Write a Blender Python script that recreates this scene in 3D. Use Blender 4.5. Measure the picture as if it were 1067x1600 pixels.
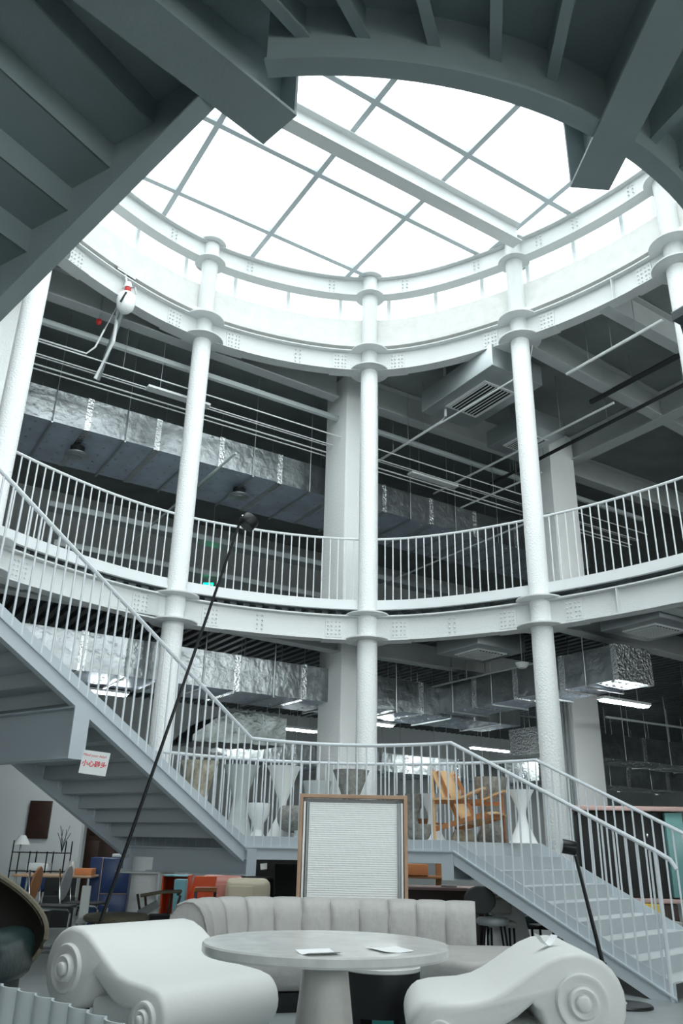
import bpy, math, random
from mathutils import Vector, Matrix
random.seed(7)
PI = math.pi
sc = bpy.context.scene
for o in list(bpy.data.objects):
    bpy.data.objects.remove(o)
C = sc.collection

# ------------------------------------------------------------------ camera
EYE = 1.15
PITCH, ROLL = 0.395, -0.022
cam_d = bpy.data.cameras.new('camera')
cam_d.sensor_fit = 'VERTICAL'
cam_d.sensor_height = 36.0
cam_d.lens = 1256.2 * 36.0 / 1600.0
cam_d.clip_start = 0.05
cam_d.clip_end = 200
cam = bpy.data.objects.new('camera', cam_d)
C.objects.link(cam)
_cp, _sp, _cr, _sr = math.cos(PITCH), math.sin(PITCH), math.cos(ROLL), math.sin(ROLL)
_fw = Vector((0, _cp, _sp)); _V = Vector((0, -_sp, _cp)); _X = Vector((1, 0, 0))
_rt = _cr * _X - _sr * _V; _up = _sr * _X + _cr * _V
cam.matrix_world = Matrix(((_rt.x, _up.x, -_fw.x, 0), (_rt.y, _up.y, -_fw.y, 0), (_rt.z, _up.z, -_fw.z, EYE), (0, 0, 0, 1)))
sc.camera = cam

# ------------------------------------------------------------------ sky, exposure
w = bpy.data.worlds.new('overcast_sky'); sc.world = w; w.use_nodes = True
bg = w.node_tree.nodes['Background']
bg.inputs[0].default_value = (0.93, 0.985, 1.0, 1)
bg.inputs[1].default_value = 1.0
vs = sc.view_settings
vs.view_transform = 'Standard'; vs.look = 'None'; vs.gamma = 1.0; vs.use_curve_mapping = False
vs.exposure = 2.8
cy = sc.cycles
cy.max_bounces = 10; cy.diffuse_bounces = 7; cy.glossy_bounces = 4; cy.transparent_max_bounces = 12
cy.sample_clamp_indirect = 6.0
cy.use_denoising = True
# sampling portal over the skylight: it gives off nothing, it only tells the sampler where the sky comes in
pd = bpy.data.lights.new('skylight_portal', 'AREA'); pd.shape = 'RECTANGLE'; pd.size = 13; pd.size_y = 16
pd.energy = 1.0
pd.cycles.is_portal = True
po = bpy.data.objects.new('skylight_portal', pd); C.objects.link(po); po.location = (0.5, 5.8, 11.6)
for zc, hz in ((2.85, 2.2), (7.05, 4.2)):
    fd = bpy.data.lights.new('facade_portal', 'AREA'); fd.shape = 'RECTANGLE'; fd.size = 29; fd.size_y = hz; fd.cycles.is_portal = True
    fo = bpy.data.objects.new('facade_portal', fd); C.objects.link(fo)
    ga = math.radians(32.0); v1 = Vector((math.cos(ga), math.sin(ga), 0)); v2 = Vector((-math.sin(ga), math.cos(ga), 0))
    fo.location = v1 * 3.8 - v2 * 6.6 + Vector((0, 0, zc)); fo.rotation_euler = (-v2).to_track_quat('Z', 'Y').to_euler()


# ------------------------------------------------------------------ helpers
WORLD = set()
class MB:
    def __init__(s): s.v = []; s.f = []
    def add(s, vs_, fs):
        n = len(s.v); s.v += [tuple(p) for p in vs_]; s.f += [tuple(i + n for i in f) for f in fs]; return s
    def box(s, c, d, rz=0.0, m=None):
        x, y, z = d[0] / 2, d[1] / 2, d[2] / 2
        R = m or Matrix.Rotation(rz, 3, 'Z'); c = Vector(c)
        vv = [c + R @ Vector((i, j, k)) for i in (-x, x) for j in (-y, y) for k in (-z, z)]
        return s.add(vv, [(0, 1, 3, 2), (4, 6, 7, 5), (0, 4, 5, 1), (2, 3, 7, 6), (0, 2, 6, 4), (1, 5, 7, 3)])
    def rbox(s, c, d, r, rz=0.0, m=None):
        # rounded (chamfered twice) box
        R = m or Matrix.Rotation(rz, 3, 'Z'); c = Vector(c)
        import bmesh
        bm = bmesh.new(); bmesh.ops.create_cube(bm, size=1.0)
        for v in bm.verts: v.co = Vector((v.co.x * d[0], v.co.y * d[1], v.co.z * d[2]))
        bmesh.ops.bevel(bm, geom=bm.edges[:] , offset=r, segments=3, profile=0.5, affect='EDGES')
        bm.verts.index_update()
        s.add([c + R @ v.co for v in bm.verts], [[v.index for v in f.verts] for f in bm.faces]); bm.free(); return s
    def beam(s, a, b, wd, ht, up=(0, 0, 1), off=(0, 0)):
        a, b = Vector(a), Vector(b); d = (b - a).normalized(); up = Vector(up)
        sd = d.cross(up).normalized(); u = sd.cross(d).normalized()
        q = [(-wd / 2, -ht / 2), (wd / 2, -ht / 2), (wd / 2, ht / 2), (-wd / 2, ht / 2)]
        vv = [p + sd * (x + off[0]) + u * (y + off[1]) for p in (a, b) for x, y in q]
        return s.add(vv, [(3, 2, 1, 0), (4, 5, 6, 7), (0, 1, 5, 4), (1, 2, 6, 5), (2, 3, 7, 6), (3, 0, 4, 7)])
    def slope(s, a, b, wd, z0, z1):
        # sheared bar: vertical ends, z0..z1 measured vertically from the line a-b, width across the line
        a, b = Vector(a), Vector(b); d = Vector((b.x - a.x, b.y - a.y, 0)).normalized(); n = Vector((-d.y, d.x, 0))
        vv = [p + n * (sx * wd / 2) + Vector((0, 0, z)) for p in (a, b) for sx, z in ((-1, z0), (1, z0), (1, z1), (-1, z1))]
        return s.add(vv, [(3, 2, 1, 0), (4, 5, 6, 7), (0, 1, 5, 4), (1, 2, 6, 5), (2, 3, 7, 6), (3, 0, 4, 7)])
    def ibeam(s, a, b, wd, ht, tf=.018, tw=.014):
        # a, b: middle of the bottom flange's underside
        s.beam(a, b, wd, tf, off=(0, tf / 2)); s.beam(a, b, wd, tf, off=(0, ht - tf / 2)); return s.beam(a, b, tw, ht - 2 * tf, off=(0, ht / 2))
    def tube(s, pts, r, n=8, cap=True, closed=False):
        pts = [Vector(p) for p in pts]; m = len(pts); rings = []
        for i, p in enumerate(pts):
            if closed: d = (pts[(i + 1) % m] - pts[i - 1])
            else: d = pts[min(i + 1, m - 1)] - pts[max(i - 1, 0)]
            d.normalize(); up = Vector((0, 0, 1)) if abs(d.z) < .95 else Vector((1, 0, 0))
            sd = d.cross(up).normalized(); u = sd.cross(d)
            rr = r[i] if isinstance(r, (list, tuple)) else r
            rings.append([p + sd * rr * math.cos(2 * PI * k / n) + u * rr * math.sin(2 * PI * k / n) for k in range(n)])
        vv = [q for R in rings for q in R]; f = []
        for i in range(m if closed else m - 1):
            j = (i + 1) % m
            for k in range(n): f.append((i * n + k, i * n + (k + 1) % n, j * n + (k + 1) % n, j * n + k))
        if cap and not closed: f += [tuple(range(n))[::-1], tuple((m - 1) * n + k for k in range(n))]
        return s.add(vv, f)
    def lathe(s, prof, c=(0, 0, 0), n=32, m=None, cap=True):
        # prof: (radius, z) from bottom to top
        c = Vector(c); R = m or Matrix.Identity(3)
        vv = [c + R @ Vector((r * math.cos(2 * PI * k / n), r * math.sin(2 * PI * k / n), z)) for r, z in prof for k in range(n)]
        f = []
        for i in range(len(prof) - 1):
            for k in range(n): f.append((i * n + k, i * n + (k + 1) % n, (i + 1) * n + (k + 1) % n, (i + 1) * n + k))
        if cap:
            if prof[0][0] > 1e-4: f.append(tuple(range(n))[::-1])
            if prof[-1][0] > 1e-4: f.append(tuple((len(prof) - 1) * n + k for k in range(n)))
        return s.add(vv, f)
    def prism(s, poly, z0, z1):
        n = len(poly); vv = [(x, y, z0) for x, y in poly] + [(x, y, z1) for x, y in poly]
        return s.add(vv, [tuple(range(n))[::-1], tuple(range(n, 2 * n))] + [(i, (i + 1) % n, n + (i + 1) % n, n + i) for i in range(n)])
    def extrude(s, poly, o, ax, ay, h0, h1, inset=0.0, bev=0.0):
        # poly in plane (ax, ay) at origin o, extruded along ax x ay from h0 to h1; optional bevelled rims given by an inset polygon
        o, ax, ay = Vector(o), Vector(ax), Vector(ay); az = ax.cross(ay)
        n = len(poly)
        def ins(p, d):
            out = []
            for i in range(n):
                a, b, c_ = Vector(p[i - 1]), Vector(p[i]), Vector(p[(i + 1) % n])
                e1_, e2_ = (b - a).normalized(), (c_ - b).normalized()
                nn = Vector((-(e1_.y + e2_.y), e1_.x + e2_.x)); L = nn.length
                nn = nn / L if L > 1e-6 else Vector((-e1_.y, e1_.x))
                out.append(b + nn * d)
            return out
        P = [Vector(p) for p in poly]
        lay = [(P, h0), (P, h1)] if bev <= 0 else [(ins(P, bev), h0), (ins(P, bev * .3), h0 + bev * .3), (P, h0 + bev), (P, h1 - bev), (ins(P, bev * .3), h1 - bev * .3), (ins(P, bev), h1)]
        vv = [o + ax * p[0] + ay * p[1] + az * h for L_, h in lay for p in L_]
        f = [tuple(range(n))[::-1], tuple((len(lay) - 1) * n + k for k in range(n))]
        for l in range(len(lay) - 1):
            for i in range(n): f.append((l * n + i, l * n + (i + 1) % n, (l + 1) * n + (i + 1) % n, (l + 1) * n + i))
        return s.add(vv, f)
    def sweep(s, sect, path, nrm, closed=False):
        # sect: [(offset outwards, z)...] closed loop; path: 2-D points; nrm: outward normals
        n, m = len(sect), len(path)
        vv = [(path[i][0] + nrm[i][0] * o_, path[i][1] + nrm[i][1] * o_, z) for i in range(m) for o_, z in sect]
        f = []
        for i in range(m if closed else m - 1):
            j = (i + 1) % m
            for k in range(n): f.append((i * n + k, j * n + k, j * n + (k + 1) % n, i * n + (k + 1) % n))
        if not closed: f += [tuple(range(n)), tuple((m - 1) * n + k for k in range(n))[::-1]]
        return s.add(vv, f)
    def sphere(s, c, r, n=16, m=10, sc_=(1, 1, 1)):
        prof = [(max(1e-5, r * math.sin(PI * i / m)), -r * math.cos(PI * i / m)) for i in range(m + 1)]
        return s.lathe(prof, c, n, Matrix.Diagonal(sc_))
    def mesh(s, name, mat, smooth=35):
        me = bpy.data.meshes.new(name); me.from_pydata(s.v, [], s.f); me.materials.append(mat)
        import bmesh
        bm = bmesh.new(); bm.from_mesh(me); bmesh.ops.recalc_face_normals(bm, faces=bm.faces); bm.to_mesh(me); bm.free()
        if smooth:
            me.polygons.foreach_set('use_smooth', [True] * len(me.polygons))
            me.set_sharp_from_angle(angle=math.radians(smooth))
        return me
    def build(s, name, mat, parent=None, smooth=35):
        return inst(name, s.mesh(name, mat, smooth), parent)

def inst(name, me, parent=None, loc=None, rot=None):
    o = bpy.data.objects.new(name, me); C.objects.link(o)
    if parent:
        o.parent = parent
        b = -parent.location if parent.name in WORLD else Vector((0, 0, 0))
        o.location = b + (Vector(loc) if loc else Vector((0, 0, 0)))
    elif loc: o.location = loc
    if rot: o.rotation_euler = rot
    return o
def tag(o, label, cat, group=None, kind='thing'):
    o['label'] = label; o['category'] = cat; o['kind'] = kind
    if group: o['group'] = group
    return o
def thing(name, label, cat, loc=(0, 0, 0), rotz=0.0, group=None, world=False):
    o = bpy.data.objects.new(name, None); C.objects.link(o); o.location = loc; o.rotation_euler = (0, 0, rotz)
    o.empty_display_size = .1
    tag(o, label, cat, group)
    if world: WORLD.add(o.name)
    return o
def struct(name, mb, mat, parent=None, smooth=0):
    o = mb.build(name, mat, parent, smooth)
    if not parent: o['kind'] = 'structure'
    return o
def dup(root, loc, rotz=None, label=None, scale=None):
    r = root.copy(); C.objects.link(r); r.location = loc
    if rotz is not None: r.rotation_euler = (0, 0, rotz)
    if scale: r.scale = (scale,) * 3
    if label: r['label'] = label
    for ch in list(root.children):
        c = ch.copy(); C.objects.link(c); c.parent = r
        for g in ch.children:
            d = g.copy(); C.objects.link(d); d.parent = c
    return r

# ------------------------------------------------------------------ materials
M = {}
def mat(name, col, rough=.5, metal=0.0, var=0.0, vscale=6.0, bump=0.0, bscale=80.0, spec=.5, col2=None, emit=None, estr=0.0, coat=0.0, detail=4.0):
    m = bpy.data.materials.new(name); m.use_nodes = True; nt = m.node_tree; b = nt.nodes['Principled BSDF']
    b.inputs['Base Color'].default_value = (*col, 1); b.inputs['Roughness'].default_value = rough
    b.inputs['Metallic'].default_value = metal; b.inputs['Specular IOR Level'].default_value = spec
    b.inputs['Coat Weight'].default_value = coat
    tc = nt.nodes.new('ShaderNodeTexCoord')
    if var > 0:
        n = nt.nodes.new('ShaderNodeTexNoise'); n.inputs['Scale'].default_value = vscale; n.inputs['Detail'].default_value = detail
        nt.links.new(tc.outputs['Object'], n.inputs['Vector'])
        r = nt.nodes.new('ShaderNodeValToRGB'); r.color_ramp.elements[0].position = .3; r.color_ramp.elements[1].position = .7
        c2 = col2 or tuple(c * (1 - var) for c in col)
        r.color_ramp.elements[0].color = (*c2, 1); r.color_ramp.elements[1].color = (*col, 1)
        nt.links.new(n.outputs['Fac'], r.inputs['Fac']); nt.links.new(r.outputs['Color'], b.inputs['Base Color'])
    if bump > 0:
        n2 = nt.nodes.new('ShaderNodeTexNoise'); n2.inputs['Scale'].default_value = bscale; n2.inputs['Detail'].default_value = 3
        nt.links.new(tc.outputs['Object'], n2.inputs['Vector'])
        bp = nt.nodes.new('ShaderNodeBump'); bp.inputs['Strength'].default_value = bump; bp.inputs['Distance'].default_value = .02
        nt.links.new(n2.outputs['Fac'], bp.inputs['Height']); nt.links.new(bp.outputs['Normal'], b.inputs['Normal'])
    if emit:
        b.inputs['Emission Color'].default_value = (*emit, 1); b.inputs['Emission Strength'].default_value = estr
    M[name] = m; return m
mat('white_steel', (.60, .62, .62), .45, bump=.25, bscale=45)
mat('rough_white', (.82, .84, .84), .75, bump=.7, bscale=38)
mat('stair_steel', (.52, .58, .62), .45, bump=.08, bscale=60)
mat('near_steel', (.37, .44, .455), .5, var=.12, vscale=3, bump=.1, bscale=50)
mat('baluster_paint', (.66, .70, .73), .4)
mat('balcony_paint', (.66, .69, .70), .4)
mat('drum_plaster', (.66, .67, .65), .8, var=.12, vscale=5, bump=.3, bscale=12)
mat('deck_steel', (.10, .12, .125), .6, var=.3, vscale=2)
mat('slab_concrete', (.26, .29, .285), .85, var=.25, vscale=1.5, bump=.3, bscale=8)
mat('beam_grey', (.50, .53, .53), .6, var=.1, vscale=3)
mat('floor_concrete', (.30, .33, .335), .32, var=.22, vscale=2.2, bump=.05, bscale=20, detail=8)
mat('floor_light', (.46, .48, .48), .4, var=.15, vscale=2)
mat('wall_grey', (.52, .55, .55), .8, var=.1, vscale=1.0)
mat('wall_white', (.74, .78, .78), .85, var=.08, vscale=1.2)
mat('foil', (.38, .41, .42), .33, .9, var=.35, vscale=3.0, bump=1.0, bscale=7)
mat('foil_blue_reflect', (.60, .68, .80), .40, .45, var=.25, vscale=2.5, bump=.35, bscale=6)  # duct undersides: bluish reflected light put into the base colour
mat('tape', (.70, .73, .74), .25, 1.0, bump=1.0, bscale=25)
mat('galvanised', (.45, .49, .50), .4, .9)
mat('pipe_grey', (.40, .44, .44), .5)
mat('pipe_white', (.70, .73, .73), .5)
mat('concrete_white', (.92, .94, .93), .8, bump=.5, bscale=38)
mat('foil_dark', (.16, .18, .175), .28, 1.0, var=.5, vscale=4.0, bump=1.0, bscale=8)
mat('pipe_dark', (.02, .022, .022), .6)
mat('red_paint', (.45, .02, .02), .5)
mat('diffuser_white', (.68, .70, .70), .6)
mat('dark_void', (.012, .014, .014), .8)
mat('muntin', (.50, .56, .58), .5)
mat('mullion', (.72, .77, .78), .5)
mat('tube_glow', (1, 1, 1), .5, emit=(.92, 1, 1), estr=14.0)
mat('exit_green', (0, .3, .12), .5, emit=(.0, .75, .32), estr=.5)
mat('exit_white', (.8, 1, .9), .5, emit=(.02, .1, .05), estr=.3)
mat('travertine', (.70, .71, .69), .22, var=.16, vscale=9, bump=.05, bscale=30, detail=8)
mat('travertine_shaded', (.50, .495, .46), .4, var=.2, vscale=9)  # pedestal copy of the travertine, shade below the table top put into its colour
mat('paper', (.88, .90, .90), .8)
mat('foam_white', (.72, .735, .715), .6, bump=.06, bscale=30)
mat('leather_grey', (.42, .415, .40), .48, var=.1, vscale=8, bump=.3, bscale=14)
mat('leather_green', (.012, .028, .028), .3, bump=.25, bscale=18)
mat('black_matte', (.006, .007, .007), .55)
mat('black_metal', (.008, .009, .010), .35, .3)
mat('shell_wood', (.012, .010, .007), .5)
mat('shell_edge', (.13, .115, .08), .7, bump=.4, bscale=60)
mat('corrugated', (.70, .77, .79), .45, var=.08, vscale=9)
mat('oak', (.50, .32, .21), .5, var=.25, vscale=4)
mat('oak_light', (.72, .47, .25), .5, var=.15, vscale=5)
mat('teak', (.46, .20, .08), .5, var=.3, vscale=5)
mat('walnut_dark', (.045, .018, .011), .5, var=.4, vscale=5)
mat('chrome', (.75, .77, .77), .12, 1.0)
mat('blue_lacquer', (.010, .040, .14), .3, var=.2, vscale=3)
mat('orange_plastic', (.70, .10, .03), .4)
mat('cyan_plastic', (.22, .50, .55), .4)
mat('pink_plastic', (.62, .27, .23), .4)
mat('cream_plastic', (.66, .60, .45), .35)
mat('orange_wood', (.60, .22, .08), .5)
mat('dark_fabric', (.02, .022, .022), .9)
mat('teal', (.02, .20, .18), .5)
mat('teal_glass', (.16, .36, .34), .25)
mat('pink_top', (.52, .36, .33), .5)
mat('stone_grey', (.42, .42, .39), .7, var=.2, vscale=5)
mat('concrete_planter', (.36, .36, .33), .9, var=.45, vscale=18, bump=.6, bscale=50)
mat('stained_planter', (.60, .57, .47), .85, var=.5, vscale=7, col2=(.20, .15, .09), bump=.4, bscale=40)
mat('grey_planter', (.50, .54, .54), .8, var=.12, vscale=6, bump=.2, bscale=40)
mat('white_planter', (.84, .86, .86), .7)
mat('sign_red', (.75, .03, .05), .7)
mat('wrap_white', (.88, .90, .89), .4, bump=.3, bscale=20)
mat('wrap_grey', (.30, .32, .32), .35)
mat('yellow', (.7, .5, .05), .5)
mat('bulb_glass', (.55, .58, .55), .1)
mat('projector_white', (.85, .87, .87), .35)
mat('soft_white', (.75, .78, .76), .6)
# glass: a clear pane that lets most light straight through and mirrors a little
g = bpy.data.materials.new('clear_glass'); g.use_nodes = True; nt = g.node_tree; nt.nodes.clear()
out = nt.nodes.new('ShaderNodeOutputMaterial'); mx = nt.nodes.new('ShaderNodeMixShader'); tr = nt.nodes.new('ShaderNodeBsdfTransparent'); gl = nt.nodes.new('ShaderNodeBsdfGlossy')
tr.inputs[0].default_value = (.97, .985, .98, 1); gl.inputs['Roughness'].default_value = .02; mx.inputs[0].default_value = .05
nt.links.new(tr.outputs[0], mx.inputs[1]); nt.links.new(gl.outputs[0], mx.inputs[2]); nt.links.new(mx.outputs[0], out.inputs[0]); M['glass'] = g
g2 = g.copy(); g2.name = 'skylight_glass'; [n for n in g2.node_tree.nodes if n.type == 'BSDF_TRANSPARENT'][0].inputs[0].default_value = (.54, .555, .555, 1); M['sky_glass'] = g2

# ------------------------------------------------------------------ plan: building grid, ring, opening
GA = math.radians(32.0)
E1 = Vector((math.cos(GA), math.sin(GA), 0)); E2 = Vector((-math.sin(GA), math.cos(GA), 0))
COLS = [(4.75, 9.30), (2.89, 11.18), (0.44, 12.23), (-2.40, 11.38), (-4.30, 9.15)]    # right to left round the far side
RING = COLS + [(-5.05, 6.6), (-5.0, 3.6), (-3.6, .9), (-1.4, -.7), (1.9, -.9), (4.4, .8), (5.8, 3.6), (5.85, 6.8)]  # near half, out of view, stretched towards the camera to let in more skylight
def catmull(P, n, closed=True):
    out = []; m = len(P)
    for i in range(m if closed else m - 1):
        p = [Vector(P[(i + k) % m]) if closed else Vector(P[min(max(i + k, 0), m - 1)]) for k in (-1, 0, 1, 2)]
        for j in range(n):
            t = j / n
            out.append(.5 * ((2 * p[1]) + (-p[0] + p[2]) * t + (2 * p[0] - 5 * p[1] + 4 * p[2] - p[3]) * t * t + (-p[0] + 3 * p[1] - 3 * p[2] + p[3]) * t ** 3))
    if not closed: out.append(Vector(P[-1]))
    return out
NS = 16
ring = catmull(RING, NS)
def normals(P, closed=True):
    m = len(P); N = []
    for i in range(m):
        a = P[i - 1] if closed else P[max(i - 1, 0)]
        b = P[(i + 1) % m] if closed else P[min(i + 1, m - 1)]
        d = (b - a).normalized(); N.append(Vector((d.y, -d.x)))
    return N
ringN = normals(ring)
if (ringN[NS * 2].y) < 0: ringN = [-n for n in ringN]
# first-floor half of the ring: from beyond the right column to beyond the left one
half_i = [(len(ring) - NS + k) % len(ring) for k in range(0, NS * 6 + 1)]
half = [ring[i] for i in half_i]; halfN = [ringN[i] for i in half_i]
NEAR_C = Vector((-0.05, 4.80)); NEAR_R = 2.42
near_arc = [NEAR_C + NEAR_R * Vector((math.cos(a), math.sin(a))) for a in [math.radians(-94 + 94 * k / 24) for k in range(25)]]
opening1 = [tuple(half[i] + halfN[i] * .12) for i in range(len(half))] + [(-5.4, 5.0), (-4.8, 2.6), (-3.7, 2.0), (-1.25, .75), (-.32, 2.36)] + [tuple(p) for p in near_arc] + [(4.2, 5.4)]
opening2 = [tuple(ring[i] + ringN[i] * .34) for i in range(len(ring))]
S0, S1, T0, T1 = -12.0, 26.0, -6.0, 20.0         # room extents along E1 and E2

def strips(poly, width, prof, mb, along2=True):
    # floor / deck strips running along E2, cut out where the polygon opens the slab; prof: [(fraction of width, z)...] underside, ztop closes it
    st = [(Vector((x, y, 0)).dot(E1), Vector((x, y, 0)).dot(E2)) for x, y in poly]
    n = int((S1 - S0) / width); zt = prof['top']; q = prof['under']
    for i in range(n):
        s0 = S0 + i * width; sm = s0 + width / 2; xs = []
        for k in range(len(st)):
            (a, b), (c, d) = st[k - 1], st[k]
            if (a - sm) * (c - sm) < 0: xs.append(b + (d - b) * (sm - a) / (c - a))
        xs = [T0] + sorted(xs) + [T1]
        for j in range(0, len(xs) - 1, 2):
            t0, t1 = xs[j], xs[j + 1]
            sect = [(s0, zt), (s0 + width, zt)] + [(s0 + f_ * width, z) for f_, z in reversed(q)]
            vv = [E1 * s + E2 * t + Vector((0, 0, z)) for t in (t0, t1) for s, z in sect]; m_ = len(sect)
            mb.add(vv, [tuple(range(m_)), tuple(range(m_, 2 * m_))[::-1]] + [(k, (k + 1) % m_, m_ + (k + 1) % m_, m_ + k) for k in range(m_)])

# ------------------------------------------------------------------ setting
def rect(s0, s1, t0, t1, z0, z1):
    b = MB(); P = [E1 * s + E2 * t for s, t in ((s0, t0), (s1, t0), (s1, t1), (s0, t1))]
    return b.prism([(p.x, p.y) for p in P], z0, z1)
struct('floor', rect(S0, S1, T0, T1, -.2, 0), M['floor_concrete'])
struct('wall_left', rect(S0 - .3, S0, T0, T1, 0, 9.6), M['wall_white'])
struct('wall_right', rect(S1, S1 + .3, T0, T1, 0, 9.6), M['wall_grey'])
struct('wall_back', rect(S0, S1, T1, T1 + .3, 0, 9.6), M['wall_grey'])
gd = MB().box((5, 8, -.35), (160, 160, .2)); struct('ground', gd, M['stone_grey'])
WN = [(-10.5 + 3.6 * k, -10.5 + 3.6 * k + 3.1) for k in range(8)]
ZW = ((1.8, 3.9), (5.0, 9.1))
b = MB()
def wpiece(s0, s1, z0, z1):
    P = [E1 * s + E2 * t for s, t in ((s0, T0 - .3), (s1, T0 - .3), (s1, T0), (s0, T0))]; b.prism([(q.x, q.y) for q in P], z0, z1)
wpiece(S0, S1, 0, 1.8); wpiece(S0, S1, 3.9, 5.0); wpiece(S0, S1, 9.1, 9.6)
edges = [S0] + [e for w_ in WN for e in w_] + [S1]
for z0, z1 in ZW:
    for k in range(0, len(edges), 2): wpiece(edges[k], edges[k + 1], z0, z1)
struct('wall_front', b, M['wall_white'])
wi = 2
for z0, z1 in ZW:
    for s0, s1 in WN:
        win = bpy.data.objects.new('window_%d' % wi, None); C.objects.link(win); win['kind'] = 'structure'; wi += 1
        t_ = T0 - .15
        def wp(s, z): v = E1 * s + E2 * t_; return Vector((v.x, v.y, z))
        MB().add([wp(s0, z0), wp(s1, z0), wp(s1, z1), wp(s0, z1)], [(0, 1, 2, 3)]).build('pane', M['glass'], win, 0)
        fm = MB()
        for s in (s0 + .03, (s0 + s1) / 2, s1 - .03): fm.beam(wp(s, z0), wp(s, z1), .06, .08, up=E1)
        for z in (z0 + .03, (z0 + z1) / 2, z1 - .03): fm.beam(wp(s0, z), wp(s1, z), .08, .06)
        fm.build('window_frame', M['muntin'], win, 0)
b = MB(); strips(opening1, .20, {'top': 4.655, 'under': [(0, 4.59), (.42, 4.59), (.5, 4.50), (.92, 4.50), (1, 4.59)]}, b)
struct('ceiling', b, M['deck_steel'])
b = MB(); strips(opening1, .20, {'top': 4.663, 'under': [(0, 4.656), (1, 4.656)]}, b)
struct('floor', b, M['floor_light'])  # pale finish layer added to bounce skylight up onto the ceilings
b = MB(); strips(opening2, .25, {'top': 9.8, 'under': [(0, 9.46), (1, 9.46)]}, b)
struct('ceiling', b, M['slab_concrete'])

# concrete columns (rough white, square, on the building grid)
def square_column(name, c, size, z0, z1, m='rough_white', rot=GA):
    return MB().rbox((c[0], c[1], (z0 + z1) / 2), (size, size, z1 - z0), .02, rot)
sq = [('trim_1', (0.17, 13.55), .72), ('trim_2', (4.45, 15.55), .72), ('trim_3', (-5.15, 10.05), .75)]
for nme, c, sz in sq:
    lab = {'trim_1': 'square white concrete column behind the middle slender column', 'trim_2': 'square white concrete column behind the right slender column, pipes up its side', 'trim_3': 'square white concrete column at the left edge beside the round one'}[nme]
    o = thing('concrete_column', lab, 'column', (c[0], c[1], 0), group='square concrete columns', world=True)
    square_column(nme, c, sz, 0, 4.495).build('lower_shaft', M['concrete_white'], o)
    square_column(nme, c, sz, 4.66, 9.455).build('upper_shaft', M['concrete_white'], o)

# ------------------------------------------------------------------ slender round columns with collars
def disc(c, r, z0, z1, n=40): return MB().lathe([(r - .004, z0), (r, z0 + .004), (r, z1 - .004), (r - .004, z1)], (c[0], c[1], 0), n)
col_labels = ['slender white round column at the right edge of the photo', 'slender white round column right of the middle one, stair rail passing its foot',
              'slender white round column in the middle of the balcony', 'slender white round column left of the middle one, behind the black lamp rod',
              'slender white round column at the left edge by the balcony end']
for ci, c in enumerate(COLS):
    t = thing('steel_column', col_labels[ci], 'column', (c[0], c[1], 0), group='slender white columns round the atrium', world=True)
    MB().lathe([(.165, 0), (.155, 4.1)], (c[0], c[1], 0), 32).build('lower_shaft', M['rough_white'], t)
    MB().lathe([(.150, 4.1), (.150, 8.95)], (c[0], c[1], 0), 32).build('upper_shaft', M['rough_white'], t)
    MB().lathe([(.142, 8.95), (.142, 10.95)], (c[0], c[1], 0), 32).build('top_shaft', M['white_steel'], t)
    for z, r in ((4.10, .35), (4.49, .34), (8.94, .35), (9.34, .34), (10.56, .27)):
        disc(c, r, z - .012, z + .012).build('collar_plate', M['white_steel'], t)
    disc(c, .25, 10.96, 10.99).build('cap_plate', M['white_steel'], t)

# ------------------------------------------------------------------ ring beams
def bolts(mb, p, n, tdir, z0, z1, nr, cols, r=.014):
    # bolt heads on the inner face of the web at 2-D point p
    for cx in cols:
        for k in range(nr):
            z = z0 + (z1 - z0) * k / (nr - 1)
            c = Vector((p.x + tdir.x * cx - n.x * .03, p.y + tdir.y * cx - n.y * .03, z))
            q = Vector((-n.x, -n.y, 0)).to_track_quat('Z', 'Y').to_matrix()
            mb.lathe([(r, -.012), (r, .008), (r * .6, .014)], c, 6, q)
def ring_beam(name, label, P, N, z0, z1, closed, colidx, extra_bolts, fw=.20):
    t = thing(name, label, 'beam', (P[len(P) // 2].x, P[len(P) // 2].y, z0), world=True)
    h = fw / 2
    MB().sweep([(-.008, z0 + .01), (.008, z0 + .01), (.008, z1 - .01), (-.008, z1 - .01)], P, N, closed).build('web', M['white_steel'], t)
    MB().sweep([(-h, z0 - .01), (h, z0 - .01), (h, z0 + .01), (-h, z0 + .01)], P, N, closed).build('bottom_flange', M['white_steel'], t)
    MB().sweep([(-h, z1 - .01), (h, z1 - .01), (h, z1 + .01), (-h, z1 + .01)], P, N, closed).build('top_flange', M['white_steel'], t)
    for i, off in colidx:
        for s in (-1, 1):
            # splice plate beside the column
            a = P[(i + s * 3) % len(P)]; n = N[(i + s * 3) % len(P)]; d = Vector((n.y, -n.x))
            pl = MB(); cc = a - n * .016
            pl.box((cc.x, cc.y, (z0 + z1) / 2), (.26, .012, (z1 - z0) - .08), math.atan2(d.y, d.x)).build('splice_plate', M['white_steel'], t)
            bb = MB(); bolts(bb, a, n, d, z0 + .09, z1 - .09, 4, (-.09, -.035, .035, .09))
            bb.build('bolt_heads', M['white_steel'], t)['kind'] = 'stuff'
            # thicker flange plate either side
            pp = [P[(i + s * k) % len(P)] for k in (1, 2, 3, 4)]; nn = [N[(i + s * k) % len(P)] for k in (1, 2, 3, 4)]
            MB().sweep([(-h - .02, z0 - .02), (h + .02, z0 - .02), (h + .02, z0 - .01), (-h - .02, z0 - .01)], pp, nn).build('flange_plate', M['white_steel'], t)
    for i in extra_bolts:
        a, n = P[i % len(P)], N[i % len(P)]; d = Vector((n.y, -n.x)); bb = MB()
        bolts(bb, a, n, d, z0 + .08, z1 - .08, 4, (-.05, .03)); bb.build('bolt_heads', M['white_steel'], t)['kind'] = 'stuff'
    return t
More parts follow.
